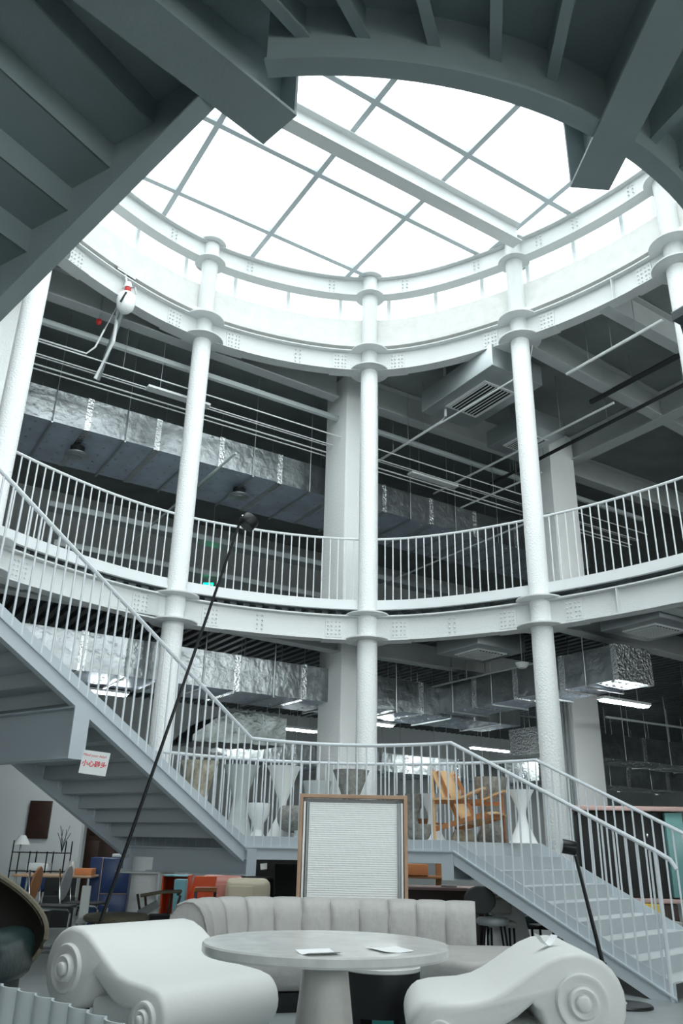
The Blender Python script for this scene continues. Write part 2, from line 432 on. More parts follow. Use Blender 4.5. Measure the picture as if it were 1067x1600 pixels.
rt = ring_beam('ring_beam', 'curved white steel beam under the balcony, on the columns', half, halfN, 4.10, 4.47, False, [(NS * (k + 1), 0) for k in range(5)], [NS * 3 + 9, NS * 2 + 8])
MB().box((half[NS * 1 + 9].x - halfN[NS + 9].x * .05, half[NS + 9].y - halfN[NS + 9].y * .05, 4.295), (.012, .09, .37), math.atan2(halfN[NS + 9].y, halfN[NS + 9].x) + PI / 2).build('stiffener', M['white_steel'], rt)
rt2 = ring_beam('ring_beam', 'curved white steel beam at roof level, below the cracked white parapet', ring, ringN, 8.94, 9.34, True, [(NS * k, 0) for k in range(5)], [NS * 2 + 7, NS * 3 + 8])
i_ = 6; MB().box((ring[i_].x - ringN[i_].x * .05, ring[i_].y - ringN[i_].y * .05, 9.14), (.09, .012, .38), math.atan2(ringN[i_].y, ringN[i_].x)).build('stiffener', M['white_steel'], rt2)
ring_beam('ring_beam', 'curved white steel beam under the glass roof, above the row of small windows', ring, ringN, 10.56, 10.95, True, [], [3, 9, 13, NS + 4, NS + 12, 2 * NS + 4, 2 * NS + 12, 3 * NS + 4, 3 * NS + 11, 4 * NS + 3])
# bright parapet between roof beam and clerestory
b = MB().sweep([(.02, 9.36), (.10, 9.36), (.10, 9.47), (.75, 9.47), (.75, 9.60), (.26, 9.60), (.26, 10.10), (.06, 10.10), (.06, 9.52), (-.10, 9.50), (-.10, 9.42), (.02, 9.42)], ring, ringN, True)
dw = b.build('trim_4', M['drum_plaster'], None, 20); dw['kind'] = 'structure'
for k in range(0, 5 * NS, 3):     # slab edge segments
    pass
# clerestory and glass roof : window_1
win = bpy.data.objects.new('window_1', None); C.objects.link(win); win['kind'] = 'structure'
for i in range(0, len(ring), 5):
    p = ring[i] + ringN[i] * .2
    MB().box((p.x, p.y, 10.53), (.05, .06, .86), math.atan2(ringN[i].y, ringN[i].x)).build('mullion', M['mullion'], win)
    j = (i + 5) % len(ring); q = ring[j] + ringN[j] * .2
    m_ = ring[(i + 2) % len(ring)] + ringN[(i + 2) % len(ring)] * .2
    MB().add([(p.x, p.y, 10.1), (m_.x, m_.y, 10.1), (q.x, q.y, 10.1), (q.x, q.y, 10.96), (m_.x, m_.y, 10.96), (p.x, p.y, 10.96)], [(0, 1, 4, 5), (1, 2, 3, 4)]).build('clerestory_pane', M['sky_glass'], win, 0)
roofpoly = [ring[i] + ringN[i] * .22 for i in range(len(ring))]
rp = [(Vector((p.x, p.y, 0)).dot(E1), Vector((p.x, p.y, 0)).dot(E2)) for p in roofpoly]
def clip(vals, axis, v):
    xs = []
    for k in range(len(rp)):
        a, c_ = rp[k - 1], rp[k]
        if (a[axis] - v) * (c_[axis] - v) < 0: xs.append(a[1 - axis] + (c_[1 - axis] - a[1 - axis]) * (v - a[axis]) / (c_[axis] - a[axis]))
    xs.sort(); return xs
ref = Vector((-.49, 9.69, 0)); s_ref, t_ref = ref.dot(E1), ref.dot(E2); DS, DT = 1.72, 1.60
gs = [s_ref + k * DS for k in range(-8, 6)]; gt = [t_ref + k * DT for k in range(-9, 4)]
for s_ in gs:
    xs = clip(rp, 0, s_)
    if len(xs) >= 2:
        a, c_ = E1 * s_ + E2 * xs[0], E1 * s_ + E2 * xs[-1]; MB().beam((a.x, a.y, 11.0), (c_.x, c_.y, 11.0), .085, .09).build('muntin', M['muntin'], win, 0)
for t_ in gt:
    xs = clip(rp, 1, t_)
    if len(xs) >= 2:
        a, c_ = E1 * xs[0] + E2 * t_, E1 * xs[-1] + E2 * t_; MB().beam((a.x, a.y, 11.0), (c_.x, c_.y, 11.0), .085, .088).build('muntin', M['muntin'], win, 0)
for i in range(len(gs) - 1):
    for j in range(len(gt) - 1):
        cs, ct = (gs[i] + gs[i + 1]) / 2, (gt[j] + gt[j + 1]) / 2
        p = E1 * cs + E2 * ct
        if (p.x - .5) ** 2 / 49 + (p.y - 5.7) ** 2 / 72 < 1:
            P = [E1 * s_ + E2 * t_ for s_, t_ in ((gs[i], gt[j]), (gs[i + 1], gt[j]), (gs[i + 1], gt[j + 1]), (gs[i], gt[j + 1]))]
            MB().add([(q.x, q.y, 11.035) for q in P], [(0, 1, 2, 3)]).build('roof_pane', M['sky_glass'], win, 0)
# the big I-beam across the skylight
sb = thing('skylight_beam', 'white steel I-beam crossing under the glass roof', 'beam', (1.1, 9.6, 10.56), world=True)
A_, B_ = Vector((2.86, 10.72, 10.56)), Vector((2.86, 10.72, 10.56)) - E1 * 9.0
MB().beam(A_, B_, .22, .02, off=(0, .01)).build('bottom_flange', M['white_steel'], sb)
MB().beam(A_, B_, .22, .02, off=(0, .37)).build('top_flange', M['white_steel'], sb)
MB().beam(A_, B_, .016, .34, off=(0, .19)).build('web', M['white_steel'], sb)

# ------------------------------------------------------------------ balcony railing round the first floor
bal_me = {}
def baluster_mesh(h, r, m):
    k = (h, r, m)
    if k not in bal_me: bal_me[k] = MB().tube([(0, 0, 0), (0, 0, h)], r, 6, cap=False).mesh('baluster', M[m])
    return bal_me[k]
def along(P, step, start=0.0):
    out = []; acc = start; tot = 0
    for i in range(len(P) - 1):
        d = (P[i + 1] - P[i]); L = d.length
        while acc <= tot + L:
            out.append(P[i] + d * ((acc - tot) / L)); acc += step
        tot += L
    return out
br = thing('balcony_railing', 'curved white railing of thin bars along the first-floor balcony', 'railing', (.44, 12.2, 4.65), world=True)
off = [half[i] + halfN[i] * .03 for i in range(len(half))]
MB().tube([(p.x, p.y, 5.785) for p in off], .021, 8).build('handrail', M['balcony_paint'], br)
MB().sweep([(.015, 4.66), (.03, 4.66), (.03, 4.755), (.015, 4.755)], half, halfN).build('kick_plate', M['balcony_paint'], br)
for p in along(off, .127): inst('baluster', baluster_mesh(1.11, .0105, 'balcony_paint'), br, (p.x - .0, p.y, 4.67))
fa = MB().sweep([(-.01, 4.595), (.05, 4.595), (.05, 4.65), (.26, 4.65), (.26, 4.663), (.0, 4.663), (.0, 4.645), (-.01, 4.645)] if True else [(.05, 4.595), (.05, 4.655), (.0, 4.655), (.0, 4.645), (-.01, 4.645)], half, halfN).build('balcony_fascia', M['balcony_paint'])
tag(fa, 'white slab edge strip under the balcony railing', 'edge strip')

# ------------------------------------------------------------------ staircase
RISE = 1.235 / 9
def xy(p, d, s, n=None, w_=0.0):
    q = Vector(p) + Vector(d) * s
    if n is not None: q = q + Vector(n) * w_
    return q
st = thing('staircase', 'grey steel staircase turning from the floor up round to the balcony', 'staircase', (.2, 10.5, 0), world=True)
RAILH = 1.13
railing_n = 0
def make_railing(root, pts, zs, h, steps=.110, r=.0105, post_ends=True, hook=None):
    # pts: inner line in plan, zs: lip heights
    P3 = [Vector((p.x, p.y, z)) for p, z in zip(pts, zs)]
    top = [p + Vector((0, 0, h)) for p in P3]
    if hook: top += hook
    MB().tube(top, .021, 8).build('handrail', M['baluster_paint'], root)
    acc = 0.0; tot = 0.0
    for i in range(len(P3) - 1):
        d = P3[i + 1] - P3[i]; L = Vector((d.x, d.y)).length
        while acc <= tot + L:
            q = P3[i] + d * ((acc - tot) / L); inst('baluster', baluster_mesh(round(h, 3), r, 'baluster_paint'), root, q); acc += steps
        tot += L
def flight(P0, d, n, w_, g, s_len, lip0, slope, first_z, count, up, railing_label, rail_root=None, web=.13, treads_from=0):
    # stringers
    for k, side in ((0.0, 'inner'), (w_, 'outer')):
        a2, b2 = xy(P0, d, 0, n, k), xy(P0, d, s_len, n, k)
        a, b_ = (a2.x, a2.y, lip0), (b2.x, b2.y, lip0 + slope * s_len)
        sgn = -1 if k == 0 else 1
        MB().slope(a, b_, .012, -.0, .105).build('kick_plate', M['stair_steel'], st, 0)
        na = Vector((n[0], n[1])) * (.012 * sgn)
        a3, b3 = Vector(a) + Vector((na.x, na.y, 0)), Vector(b_) + Vector((na.x, na.y, 0))
        MB().slope(a3, b3, .036, -.012, .004).slope(Vector(a) - Vector((na.x, na.y, 0)) * 0, b_, .016, -web, -.012).slope(Vector(a) - Vector((na.x, na.y, 0)) * 2.2, Vector(b_) - Vector((na.x, na.y, 0)) * 2.2, .07, -web - .012, -web).build('stringer', M['stair_steel'], st, 0)
    for k in range(1, count + 1):
        s0, s1 = ((k, k + 1) if up else (k - 1, k)); s0 *= g; s1 *= g
        z = first_z + RISE * k * (1 if up else -1)
        zr0, zr1 = (z - RISE, z) if up else (z, z + RISE)
        q = [xy(P0, d, s0, n, .006), xy(P0, d, s1, n, .006), xy(P0, d, s1, n, w_ - .006), xy(P0, d, s0, n, w_ - .006)]
        mb = MB().prism([(p.x, p.y) for p in q], z - .012, z)
        r0 = s0; q = [xy(P0, d, r0 - .004, n, .006), xy(P0, d, r0 + .004, n, .006), xy(P0, d, r0 + .004, n, w_ - .006), xy(P0, d, r0 - .004, n, w_ - .006)]
        mb.prism([(p.x, p.y) for p in q], zr0 - .01, zr1 - .002)
        mb.build('tread', M['tread'], st, 0)
mat('tread', (.50, .54, .555), .5, bump=.25, bscale=160)
# landing
P1 = Vector((1.288, 9.345)); D1 = Vector((.729, -.684)); N1 = Vector((.684, .729))
P2 = Vector((-.96, 9.31)); D2 = Vector((-.574, -.819)); N2 = Vector((-.819, .574))
W = 1.85
def arc3(a, m, b, n):
    (ax, ay), (bx, by), (cx, cy_) = a, m, b
    d = 2 * (ax * (by - cy_) + bx * (cy_ - ay) + cx * (ay - by))
    ux = ((ax * ax + ay * ay) * (by - cy_) + (bx * bx + by * by) * (cy_ - ay) + (cx * cx + cy_ * cy_) * (ay - by)) / d
    uy = ((ax * ax + ay * ay) * (cx - bx) + (bx * bx + by * by) * (ax - cx) + (cx * cx + cy_ * cy_) * (bx - ax)) / d
    c0 = Vector((ux, uy)); r0 = (Vector(a) - c0).length
    t0, tm, t1 = [math.atan2(p[1] - uy, p[0] - ux) for p in (a, m, b)]
    def un(x, ref_):
        while x - ref_ > PI: x -= 2 * PI
        while x - ref_ < -PI: x += 2 * PI
        return x
    t0 = un(t0, tm); t1 = un(t1, tm)
    return [c0 + r0 * Vector((math.cos(t0 + (t1 - t0) * k / n), math.sin(t0 + (t1 - t0) * k / n))) for k in range(n + 1)]
inner = arc3(tuple(P2), (.19, 9.78), tuple(P1), 16)
oL, oR = P2 + N2 * W, P1 + N1 * W
outer = arc3(tuple(oL), (.20, 11.72), tuple(oR), 20)
LZ = 1.235
poly = [tuple(p) for p in inner] + [tuple(p) for p in reversed(outer)]
MB().prism(poly, LZ - .02, LZ).build('landing_plate', M['tread'], st, 0)
innerN = normals(inner, False); outerN = normals(outer, False)
if innerN[8].y < 0: innerN = [-x for x in innerN]
if outerN[8].y < 0: outerN = [-x for x in outerN]
def edge_profile(P, N, sg, nm):
    MB().sweep([(-.006, LZ - .10), (.006, LZ - .10), (.006, LZ + .01), (-.006, LZ + .01)], P, N).build('kick_plate', M['stair_steel'], st)
    MB().sweep([(sg * .03, LZ - .112), (sg * -.005, LZ - .112), (sg * -.005, LZ - .096), (sg * .03, LZ - .096)], P, N).sweep([(-.008, LZ - .225), (.008, LZ - .225), (.008, LZ - .112), (-.008, LZ - .112)], P, N).build('stringer', M['stair_steel'], st)
edge_profile(inner, innerN, -1, 'inner'); edge_profile(outer, outerN, 1, 'outer')
# flights: one down to the floor on the right, one up to the left
G1 = .276; SL1 = .1367 / .276
flight(P1, D1, N1, W, G1, 2.24, 1.138, -SL1, LZ, 8, False, '')
G2 = .258; SL2 = .53
flight(P2, D2, N2, W, G2, 3.65, 1.128, SL2, LZ, 13, True, '')
q_ = [xy(P2, D2, -.01, N2, .0), xy(P2, D2, G2, N2, .0), xy(P2, D2, G2, N2, W), xy(P2, D2, -.01, N2, W)]
MB().prism([tuple(v) for v in q_], LZ - .021, LZ - .001).build('landing_plate', M['tread'], st, 0)
L2Z = LZ + RISE * 13
# upper landing, out to the left
P3 = Vector((-.605, 2.553)); D3 = Vector((-.85, .527)); N3 = Vector((-.527, -.85))
q2 = xy(P2, D2, 3.61); q3 = xy(P3, D3, 2.40)
MB().prism([tuple(q2), tuple(q2 + N2 * W), (-5.3, 5.1), (-4.7, 2.8), tuple(q3 + N3 * W), tuple(q3)], L2Z - .03, L2Z).build('landing_plate', M['tread'], st, 0)
MB().beam((q2.x, q2.y, L2Z - .08), (q3.x, q3.y, L2Z - .08), .02, .24).build('stringer', M['stair_steel'], st, 0)
# third flight, overhead: soffit corners at z 4.2 - .532 s
G3 = .257; SL3 = RISE / G3
for k, sg in ((0, -1), (W, 1)):
    a2, b2 = xy(P3, D3, -.10, N3, k), xy(P3, D3, 2.45, N3, k); s_off = .345
    za, zb = 4.10 + .10 * SL3, 4.10 - 2.45 * SL3
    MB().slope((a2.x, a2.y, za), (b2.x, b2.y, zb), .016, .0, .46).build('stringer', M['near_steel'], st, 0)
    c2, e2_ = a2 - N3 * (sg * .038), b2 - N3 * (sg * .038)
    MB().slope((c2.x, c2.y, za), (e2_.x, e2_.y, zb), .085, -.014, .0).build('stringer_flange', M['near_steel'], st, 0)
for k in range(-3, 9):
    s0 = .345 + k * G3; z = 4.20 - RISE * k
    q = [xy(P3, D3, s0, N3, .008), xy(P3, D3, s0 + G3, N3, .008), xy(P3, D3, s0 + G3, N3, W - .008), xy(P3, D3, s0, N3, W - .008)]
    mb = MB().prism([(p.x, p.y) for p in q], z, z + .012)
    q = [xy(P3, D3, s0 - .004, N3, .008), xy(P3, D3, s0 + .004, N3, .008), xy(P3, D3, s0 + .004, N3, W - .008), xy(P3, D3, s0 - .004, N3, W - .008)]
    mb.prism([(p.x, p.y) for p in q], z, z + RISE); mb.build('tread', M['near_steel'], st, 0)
# cross beams with closed ends that stick out under the stringers
def cross_beam(a, b_, wd, z0, z1, m='stair_steel'):
    mb = MB(); t_ = .014; a = Vector((*a, 0)); b_ = Vector((*b_, 0)); zz = Vector((0, 0, z0))
    mb.beam(a + zz, b_ + zz, wd, t_, off=(0, t_ / 2)).beam(a + zz, b_ + zz, wd, t_, off=(0, z1 - z0 - t_ / 2)).beam(a + zz, b_ + zz, .012, z1 - z0 - 2 * t_, off=(0, (z1 - z0) / 2))
    d = (b_ - a).normalized(); mb.beam(a + zz - d * .001, a + zz + d * .012, wd + .002, z1 - z0 + .002, off=(0, (z1 - z0) / 2))
    return mb.build('cross_beam', M[m], st, 0)
cl = P2 + Vector((.07, .04)); cross_beam(tuple(cl - N2 * .02), tuple(cl + N2 * (W + .12)), .15, .85, LZ - .12)
cr_ = P1 - D1 * .08; cross_beam(tuple(cr_ - N1 * .02), tuple(cr_ + N1 * (W + .1)), .15, .85, LZ - .12)
sx = 2.34; cm = xy(P2, D2, sx); cross_beam(tuple(cm - N2 * .02), tuple(cm + N2 * (W + .1)), .17, 1.128 + SL2 * sx - .55, 1.128 + SL2 * sx - .10)
# short round post with a plate that carries the landing's outer corner
stub = Vector((-2.20, 10.30))
MB().lathe([(.165, 0), (.15, .85)], (stub.x, stub.y, 0), 28).build('support_post', M['rough_white'], st)
disc((stub.x, stub.y), .34, .83, .85).build('post_plate', M['soft_white'], st)
MB().lathe([(.15, .85), (.15, 1.0)], (stub.x, stub.y, 0), 28).build('support_post', M['rough_white'], st)

# stair railings
r1 = thing('stair_railing', 'grey bar railing along the inner edge of landing and lower flights', 'railing', (.2, 9.6, 1.2), world=True)
e1_ = xy(P1, D1, 2.20); zl = 1.138
pts = [xy(P2, D2, s_) for s_ in (3.62, 2.4, 1.2)] + inner + [xy(P1, D1, s_) for s_ in (1.1, 2.20)]
zs = [1.128 + SL2 * s_ for s_ in (3.62, 2.4, 1.2)] + [1.13] * len(inner) + [1.138 - SL1 * 1.1, 1.138 - SL1 * 2.2]
hk = xy(P1, D1, 2.33); make_railing(r1, pts, zs, RAILH, hook=[Vector((hk.x, hk.y, 1.138 - SL1 * 2.2 + RAILH - .075)), Vector((hk.x + .03, hk.y - .03, 1.138 - SL1 * 2.2 + RAILH - .15))])
MB().tube([(e1_.x, e1_.y, .0), (e1_.x, e1_.y, 1.138 - SL1 * 2.2 + RAILH)], .021, 8).build('end_post', M['baluster_paint'], r1)
r2 = thing('stair_railing', 'grey bar railing along the outer edge of the landing, behind the planters', 'railing', (.2, 11.7, 1.2), world=True)
po_ = [xy(oL, D2, s_) for s_ in (2.4, .6)] + outer + [xy(oR, D1, s_) for s_ in (1.1, 2.20)]
zo = [1.128 + SL2 * s_ for s_ in (2.4, .6)] + [1.13] * len(outer) + [1.138 - SL1 * 1.1, 1.138 - SL1 * 2.2]
make_railing(r2, po_, zo, 1.10)

# ------------------------------------------------------------------ overhead platform near the camera
pf = thing('overhead_platform', 'dark steel platform underside overhead, curved edge and radial joists', 'platform', (.6, 2.4, 4.1), world=True)
narc = [NEAR_C + (NEAR_R) * Vector((math.cos(a), math.sin(a))) for a in [math.radians(-97 + 97 * k / 40) for k in range(41)]]
nN = [(p - NEAR_C).normalized() for p in narc]
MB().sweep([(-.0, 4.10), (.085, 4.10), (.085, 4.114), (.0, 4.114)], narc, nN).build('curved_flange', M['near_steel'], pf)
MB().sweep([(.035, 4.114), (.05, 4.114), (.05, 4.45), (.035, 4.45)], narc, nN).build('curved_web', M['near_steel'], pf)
for (a, b_) in [((-.15, 2.40), (-.9, 1.5)), ((.07, 2.37), (-.35, 1.6)), ((.36, 2.40), (.10, 1.65)), ((.62, 2.45), (.50, 1.75)), ((.88, 2.56), (.83, 1.75)), ((1.42, 2.87), (1.75, 2.05)), ((1.62, 3.02), (2.3, 2.3)), ((1.82, 3.2), (2.8, 2.6)), ((2.0, 3.45), (3.1, 3.1))]:
    d = (Vector(b_) - Vector(a)); b2 = Vector(a) + d * 4
    MB().beam((a[0], a[1], 4.27), (b2.x, b2.y, 4.27), .05, .014).beam((a[0], a[1], 4.36), (b2.x, b2.y, 4.36), .012, .18).build('joist', M['near_steel'], pf, 0)
def near_beam(end, dr, wd, z0, z1, L):
    a = Vector((*end, 0)); d = Vector((*dr, 0)).normalized(); b_ = a + d * L; zz = Vector((0, 0, z0)); t_ = .016
    mb = MB().beam(a + zz, b_ + zz, wd, t_, off=(0, t_ / 2)).beam(a + zz, b_ + zz, wd, t_, off=(0, z1 - z0 - t_ / 2)).beam(a + zz + d * .015, b_ + zz, .014, z1 - z0 - 2 * t_, off=(0, (z1 - z0) / 2))
    mb.beam(a + zz + d * .001, a + zz + d * .014, wd - .002, z1 - z0 - 2 * t_, off=(0, (z1 - z0) / 2)); return mb.build('radial_beam', M['near_steel'], pf, 0)
near_beam((-.312, 2.648), (-.71, -.70), .225, 4.085, 4.50, 4.5)
near_beam((1.155, 2.95), (.075, -1.0), .19, 4.085, 4.50, 5.0)
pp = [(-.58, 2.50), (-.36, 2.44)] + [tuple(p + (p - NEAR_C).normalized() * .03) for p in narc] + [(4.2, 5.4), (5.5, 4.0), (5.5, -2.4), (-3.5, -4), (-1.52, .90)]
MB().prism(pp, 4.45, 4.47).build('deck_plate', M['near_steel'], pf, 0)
# ------------------------------------------------------------------ foreground furniture
# round travertine table
t = thing('round_table', 'round pale stone table with a conical pedestal, papers lying on it', 'table', (-.03, 4.45, 0))
MB().lathe([(.56, .668), (.592, .672), (.60, .682), (.60, .712), (.594, .72)], n=72).build('table_top', M['travertine'], t)
MB().lathe([(.185, 0), (.18, .02), (.103, .668)], n=40).build('pedestal', M['travertine_shaded'], t)
def sheet(name, q, z, label, bend=.004):
    a, b_, c, d = [Vector((*p, z)) for p in q]; mb = MB(); n = 6
    vv = []
    for i in range(n + 1):
        u = i / n; zz = bend * (abs(u - .5) * 2) ** 1.5
        for P, Q in ((a, b_), (d, c)): p = P.lerp(Q, u); vv.append((p.x, p.y, z + zz + .0006)); 
    for i in range(n + 1):
        u = i / n; zz = bend * (abs(u - .5) * 2) ** 1.5
        for P, Q in ((a, b_), (d, c)): p = P.lerp(Q, u); vv.append((p.x, p.y, z + zz))
    k = 2 * (n + 1)
    f = [(2 * i, 2 * i + 2, 2 * i + 3, 2 * i + 1) for i in range(n)] + [(k + 2 * i, k + 2 * i + 1, k + 2 * i + 3, k + 2 * i + 2) for i in range(n)]
    f += [(2 * i, k + 2 * i, k + 2 * i + 2, 2 * i + 2) for i in range(n)] + [(2 * i + 1, 2 * i + 3, k + 2 * i + 3, k + 2 * i + 1) for i in range(n)] + [(0, 1, k + 1, k), (2 * n, k + 2 * n, k + 2 * n + 1, 2 * n + 1)]
    o = mb.add(vv, f).build(name, M['paper'], None, 60); return tag(o, label, 'paper', 'papers on the round table')
sheet('paper_sheet', [(-.16, 3.99), (-.10, 3.87), (.05, 3.94), (-.01, 4.06)], .7205, 'white folded paper near the front edge of the round table', .012)
sheet('paper_sheet', [(.15, 4.21), (.30, 4.27), (.37, 4.10), (.24, 4.03)], .7205, 'white paper sheet on the right half of the round table', .006)

# low black drum table with a marble top
t = thing('side_table', 'low black drum table with a pale marble top behind the round table', 'table', (.33, 6.02, 0))
MB().lathe([(.25, .415), (.255, .42), (.255, .438), (.25, .442)], n=48).build('table_top', M['travertine'], t)
MB().lathe([(.247, .17), (.25, .175), (.25, .414)], n=48).build('drum', M['black_matte'], t)
for k, a in enumerate((.5, 2.2, 3.8, 5.4)): MB().box((.2 * math.cos(a), .2 * math.sin(a), .09), (.12, .05, .18), a + PI / 2).build('leg', M['black_matte'], t)
bx = MB().rbox((0, 0, .07), (.62, .40, .14), .01).build('storage_box', M['teal']); bx.location = (.36, 6.75, 0)
tag(bx, 'flat teal box on the floor under the black drum table', 'box')

# scroll-shaped foam lounge seats
def volute_profile():
    top = [(0.0, .67), (.09, .66), (.17, .628), (.25, .58), (.32, .535), (.40, .487), (.47, .455), (.56, .435), (.66, .427), (.73, .42)]
    sm = [(.73 + .155 * math.cos(a), .265 + .155 * math.sin(a)) for a in [math.radians(78 - 15 * k) for k in range(1, 18)]]
    und = [(.60, .30), (.52, .29), (.43, .315), (.33, .37), (.25, .43)]
    bg_ = [(.225 * math.cos(a), .445 + .225 * math.sin(a)) for a in [math.radians(-12 - 14 * k) for k in range(0, 19)]]
    return list(reversed(top + sm + und + bg_))
def chaise(label, loc, rz):
    t = thing('lounge_seat', label, 'lounge seat', loc, rz, 'white scroll lounge seats')
    MB().extrude(volute_profile(), (0, .475, 0), (1, 0, 0), (0, 0, 1), 0, .95, bev=.028).build('scroll_body', M['foam_white'], t, 50)
    for sy in (-1, 1):
        R = Matrix.Rotation(PI / 2 * (1 if sy < 0 else -1), 3, 'X')
        for (cx, cz, k) in ((0, .445, 1.0), (.73, .265, .66)):
            pr_ = [(.135 * k, -.02), (.135 * k, .012), (.128 * k, .024), (.112 * k, .026), (.092 * k, .012), (.078 * k, .014), (.074 * k, .034), (.066 * k, .042), (.054 * k, .040), (.044 * k, .028), (.039 * k, .032), (.036 * k, .050), (.028 * k, .056), (.001, .056)]
            MB().lathe(pr_, (cx, sy * .475, cz), 40, R).build('scroll_rings', M['foam_white'], t, 50)
    MB().rbox((.36, 0, .16), (.40, .80, .30), .04).build('pedestal', M['soft_white'], t)
    for sx, sy in ((.0, -.3), (.0, .3), (.73, -.3), (.73, .3)):
        z1 = .25 if sx < .3 else .13
        MB().tube([(sx, sy, 0), (sx, sy, z1)], .022, 10).build('foot', M['black_metal'], t)
    return t
ch = chaise('white foam scroll-shaped lounge seat left of the round table', (-1.59 + .475 * .6, 5.54 + .475 * .8, 0), math.radians(-37.0))
ch2 = dup(ch, (1.28 + .475 * .052, 4.72 + .475 * .998, 0), math.radians(177), 'white foam scroll-shaped lounge seat right of the round table, curled card on top')
# folded card lying on the right seat
mb = MB(); n = 8
for s in (1,):
    vv = []; f = []
    for i in range(n + 1):
        a = i / n; x = -.055 + .11 * a; z = .05 * abs(2 * a - 1) ** 1.6
        vv += [(x, -.035, z), (x, .035, z + .008 * (1 - a)), (x, -.035, z + .0015), (x, .035, z + .0015 + .008 * (1 - a))]
    for i in range(n):
        k = 4 * i; f += [(k, k + 4, k + 5, k + 1), (k + 2, k + 3, k + 7, k + 6), (k, k + 2, k + 6, k + 4), (k + 1, k + 5, k + 7, k + 3)]
    f += [(0, 1, 3, 2), (4 * n, 4 * n + 2, 4 * n + 3, 4 * n + 1)]
    mb.add(vv, f)
o = mb.build('folded_card', M['paper'], None, 60); o.location = (1.20, 5.08, .667); o.rotation_euler = (0, 0, .3); tag(o, 'curled white card standing on the right lounge seat', 'card')

# curved leather sofa with a channelled back
so = thing('curved_sofa', 'curved grey leather sofa with a deep channelled back', 'sofa', (0, 7.4, 0), world=True)
bp_ = catmull([(-1.10, 6.86), (-1.12, 7.25), (-.96, 7.60), (-.55, 7.80), (.05, 7.87), (.65, 7.87), (1.24, 7.78)], 12, False)
bN = normals(bp_, False)
if bN[len(bN) // 2].y < 0: bN = [-x for x in bN]
lens = [0]
for i in range(1, len(bp_)): lens.append(lens[-1] + (bp_[i] - bp_[i - 1]).length)
def at_len(L):
    for i in range(1, len(bp_)):
        if lens[i] >= L or i == len(bp_) - 1:
            u = (L - lens[i - 1]) / (lens[i] - lens[i - 1]); return bp_[i - 1].lerp(bp_[i], u), bN[i - 1].lerp(bN[i], u).normalized()
prof = [(-.16, .36), (-.165, .45), (-.15, .55), (-.12, .64), (-.08, .70), (-.03, .735), (.03, .74), (.09, .715), (.13, .65), (.14, .5), (.14, .12), (.0, .10), (-.12, .12)]
NCH = 12
for c in range(NCH):
    L0, L1 = lens[-1] * c / NCH, lens[-1] * (c + 1) / NCH
    sec = []
    for k in range(11):
        u = k / 10; p, nn = at_len(L0 + (L1 - L0) * u); pin = 1 - abs(2 * u - 1) ** 5
        if c == NCH - 1 and u > .5 or c == 0 and u < .5: pin = 1 - .6 * abs(2 * u - 1) ** 8
        row = []
        for o_, z in prof:
            sh = .020 * (1 - pin); oo = o_ * (1 - .0) + (sh if o_ < 0 and z > .3 else (-sh * .4 if o_ > 0 else 0)); zz = z - (sh * .45 if z > .66 else 0)
            wr = .006 * math.sin(19 * u + 7 * z * 3 + c * 2.1) * (1 if z > .3 and o_ < .05 else 0)
            row.append((p.x + nn.x * (oo + wr), p.y + nn.y * (oo + wr), zz))
        sec.append(row)
    m_ = len(prof); vv = [q for r in sec for q in r]
    f = [(i * m_ + k, (i + 1) * m_ + k, (i + 1) * m_ + (k + 1) % m_, i * m_ + (k + 1) % m_) for i in range(10) for k in range(m_)] + [tuple(range(m_)), tuple(10 * m_ + k for k in range(m_))[::-1]]
    MB().add(vv, f).build('back_channel', M['leather_grey'], so, 60)
p, nn = at_len(0.0); p2, _ = at_len(.05)
MB().tube([(p.x + nn.x * o_ - (p2 - p).x * .12, p.y + nn.y * o_ - (p2 - p).y * .12, z) for o_, z in prof[:10]], .009, 8).build('piping', M['leather_grey'], so)
sp = catmull([(-1.02, 6.80), (-1.0, 7.2), (-.85, 7.50), (-.5, 7.7), (.1, 7.76), (.7, 7.76), (1.2, 7.72), (1.62, 7.66), (1.72, 7.35), (1.55, 6.95), (1.22, 6.62), (.95, 6.60), (.70, 6.86), (.40, 6.98), (0, 7.02), (-.35, 6.96), (-.62, 6.85), (-.80, 6.66), (-.96, 6.64)], 5)
MB().extrude([tuple(p) for p in reversed(sp)] if False else [tuple(p) for p in sp][::-1], (0, 0, 0), (1, 0, 0), (0, 1, 0), .13, .41, bev=.055).build('seat', M['leather_grey'], so, 60)
b_in = [(p.x * .96, 7.2 + (p.y - 7.2) * .9) for p in sp][::-1]
MB().prism(b_in, 0, .13).build('plinth', M['black_matte'], so)

# framed panel wrapped in plastic standing behind the sofa
fr = thing('framed_panel', 'oak framed panel wrapped in white ribbed film behind the sofa', 'framed panel', (.18, 8.42, 0))
for nm, c, d in (('frame_side', (-.51, 0, .815), (.035, .12, 1.63)), ('frame_side', (.51, 0, .815), (.035, .12, 1.63)), ('frame_rail', (0, 0, 1.612), (.985, .12, .035)), ('frame_rail', (0, 0, .018), (.985, .12, .035))):
    MB().rbox(c, d, .004).build(nm, M['oak'], fr, 0)
MB().box((0, .05, .81), (.98, .012, 1.56)).build('back_board', M['wrap_grey'], fr, 0)
mb = MB()
for k in range(75):
    z = .075 + k * .0197
    mb.add([(-.43, -.032, z), (.43, -.032, z), (.43, -.0338, z + .0098), (-.43, -.0338, z + .0098), (.43, -.032, z + .0197), (-.43, -.032, z + .0197)], [(0, 1, 2, 3), (3, 2, 4, 5)])
mb.box((0, -.01, .81), (.86, .04, 1.485)).build('ribbed_film', M['wrap_white'], fr, 0)
MB().rbox((-.445, -.03, .81), (.02, .05, 1.49), .006).build('film_edge', M['wrap_grey'], fr)
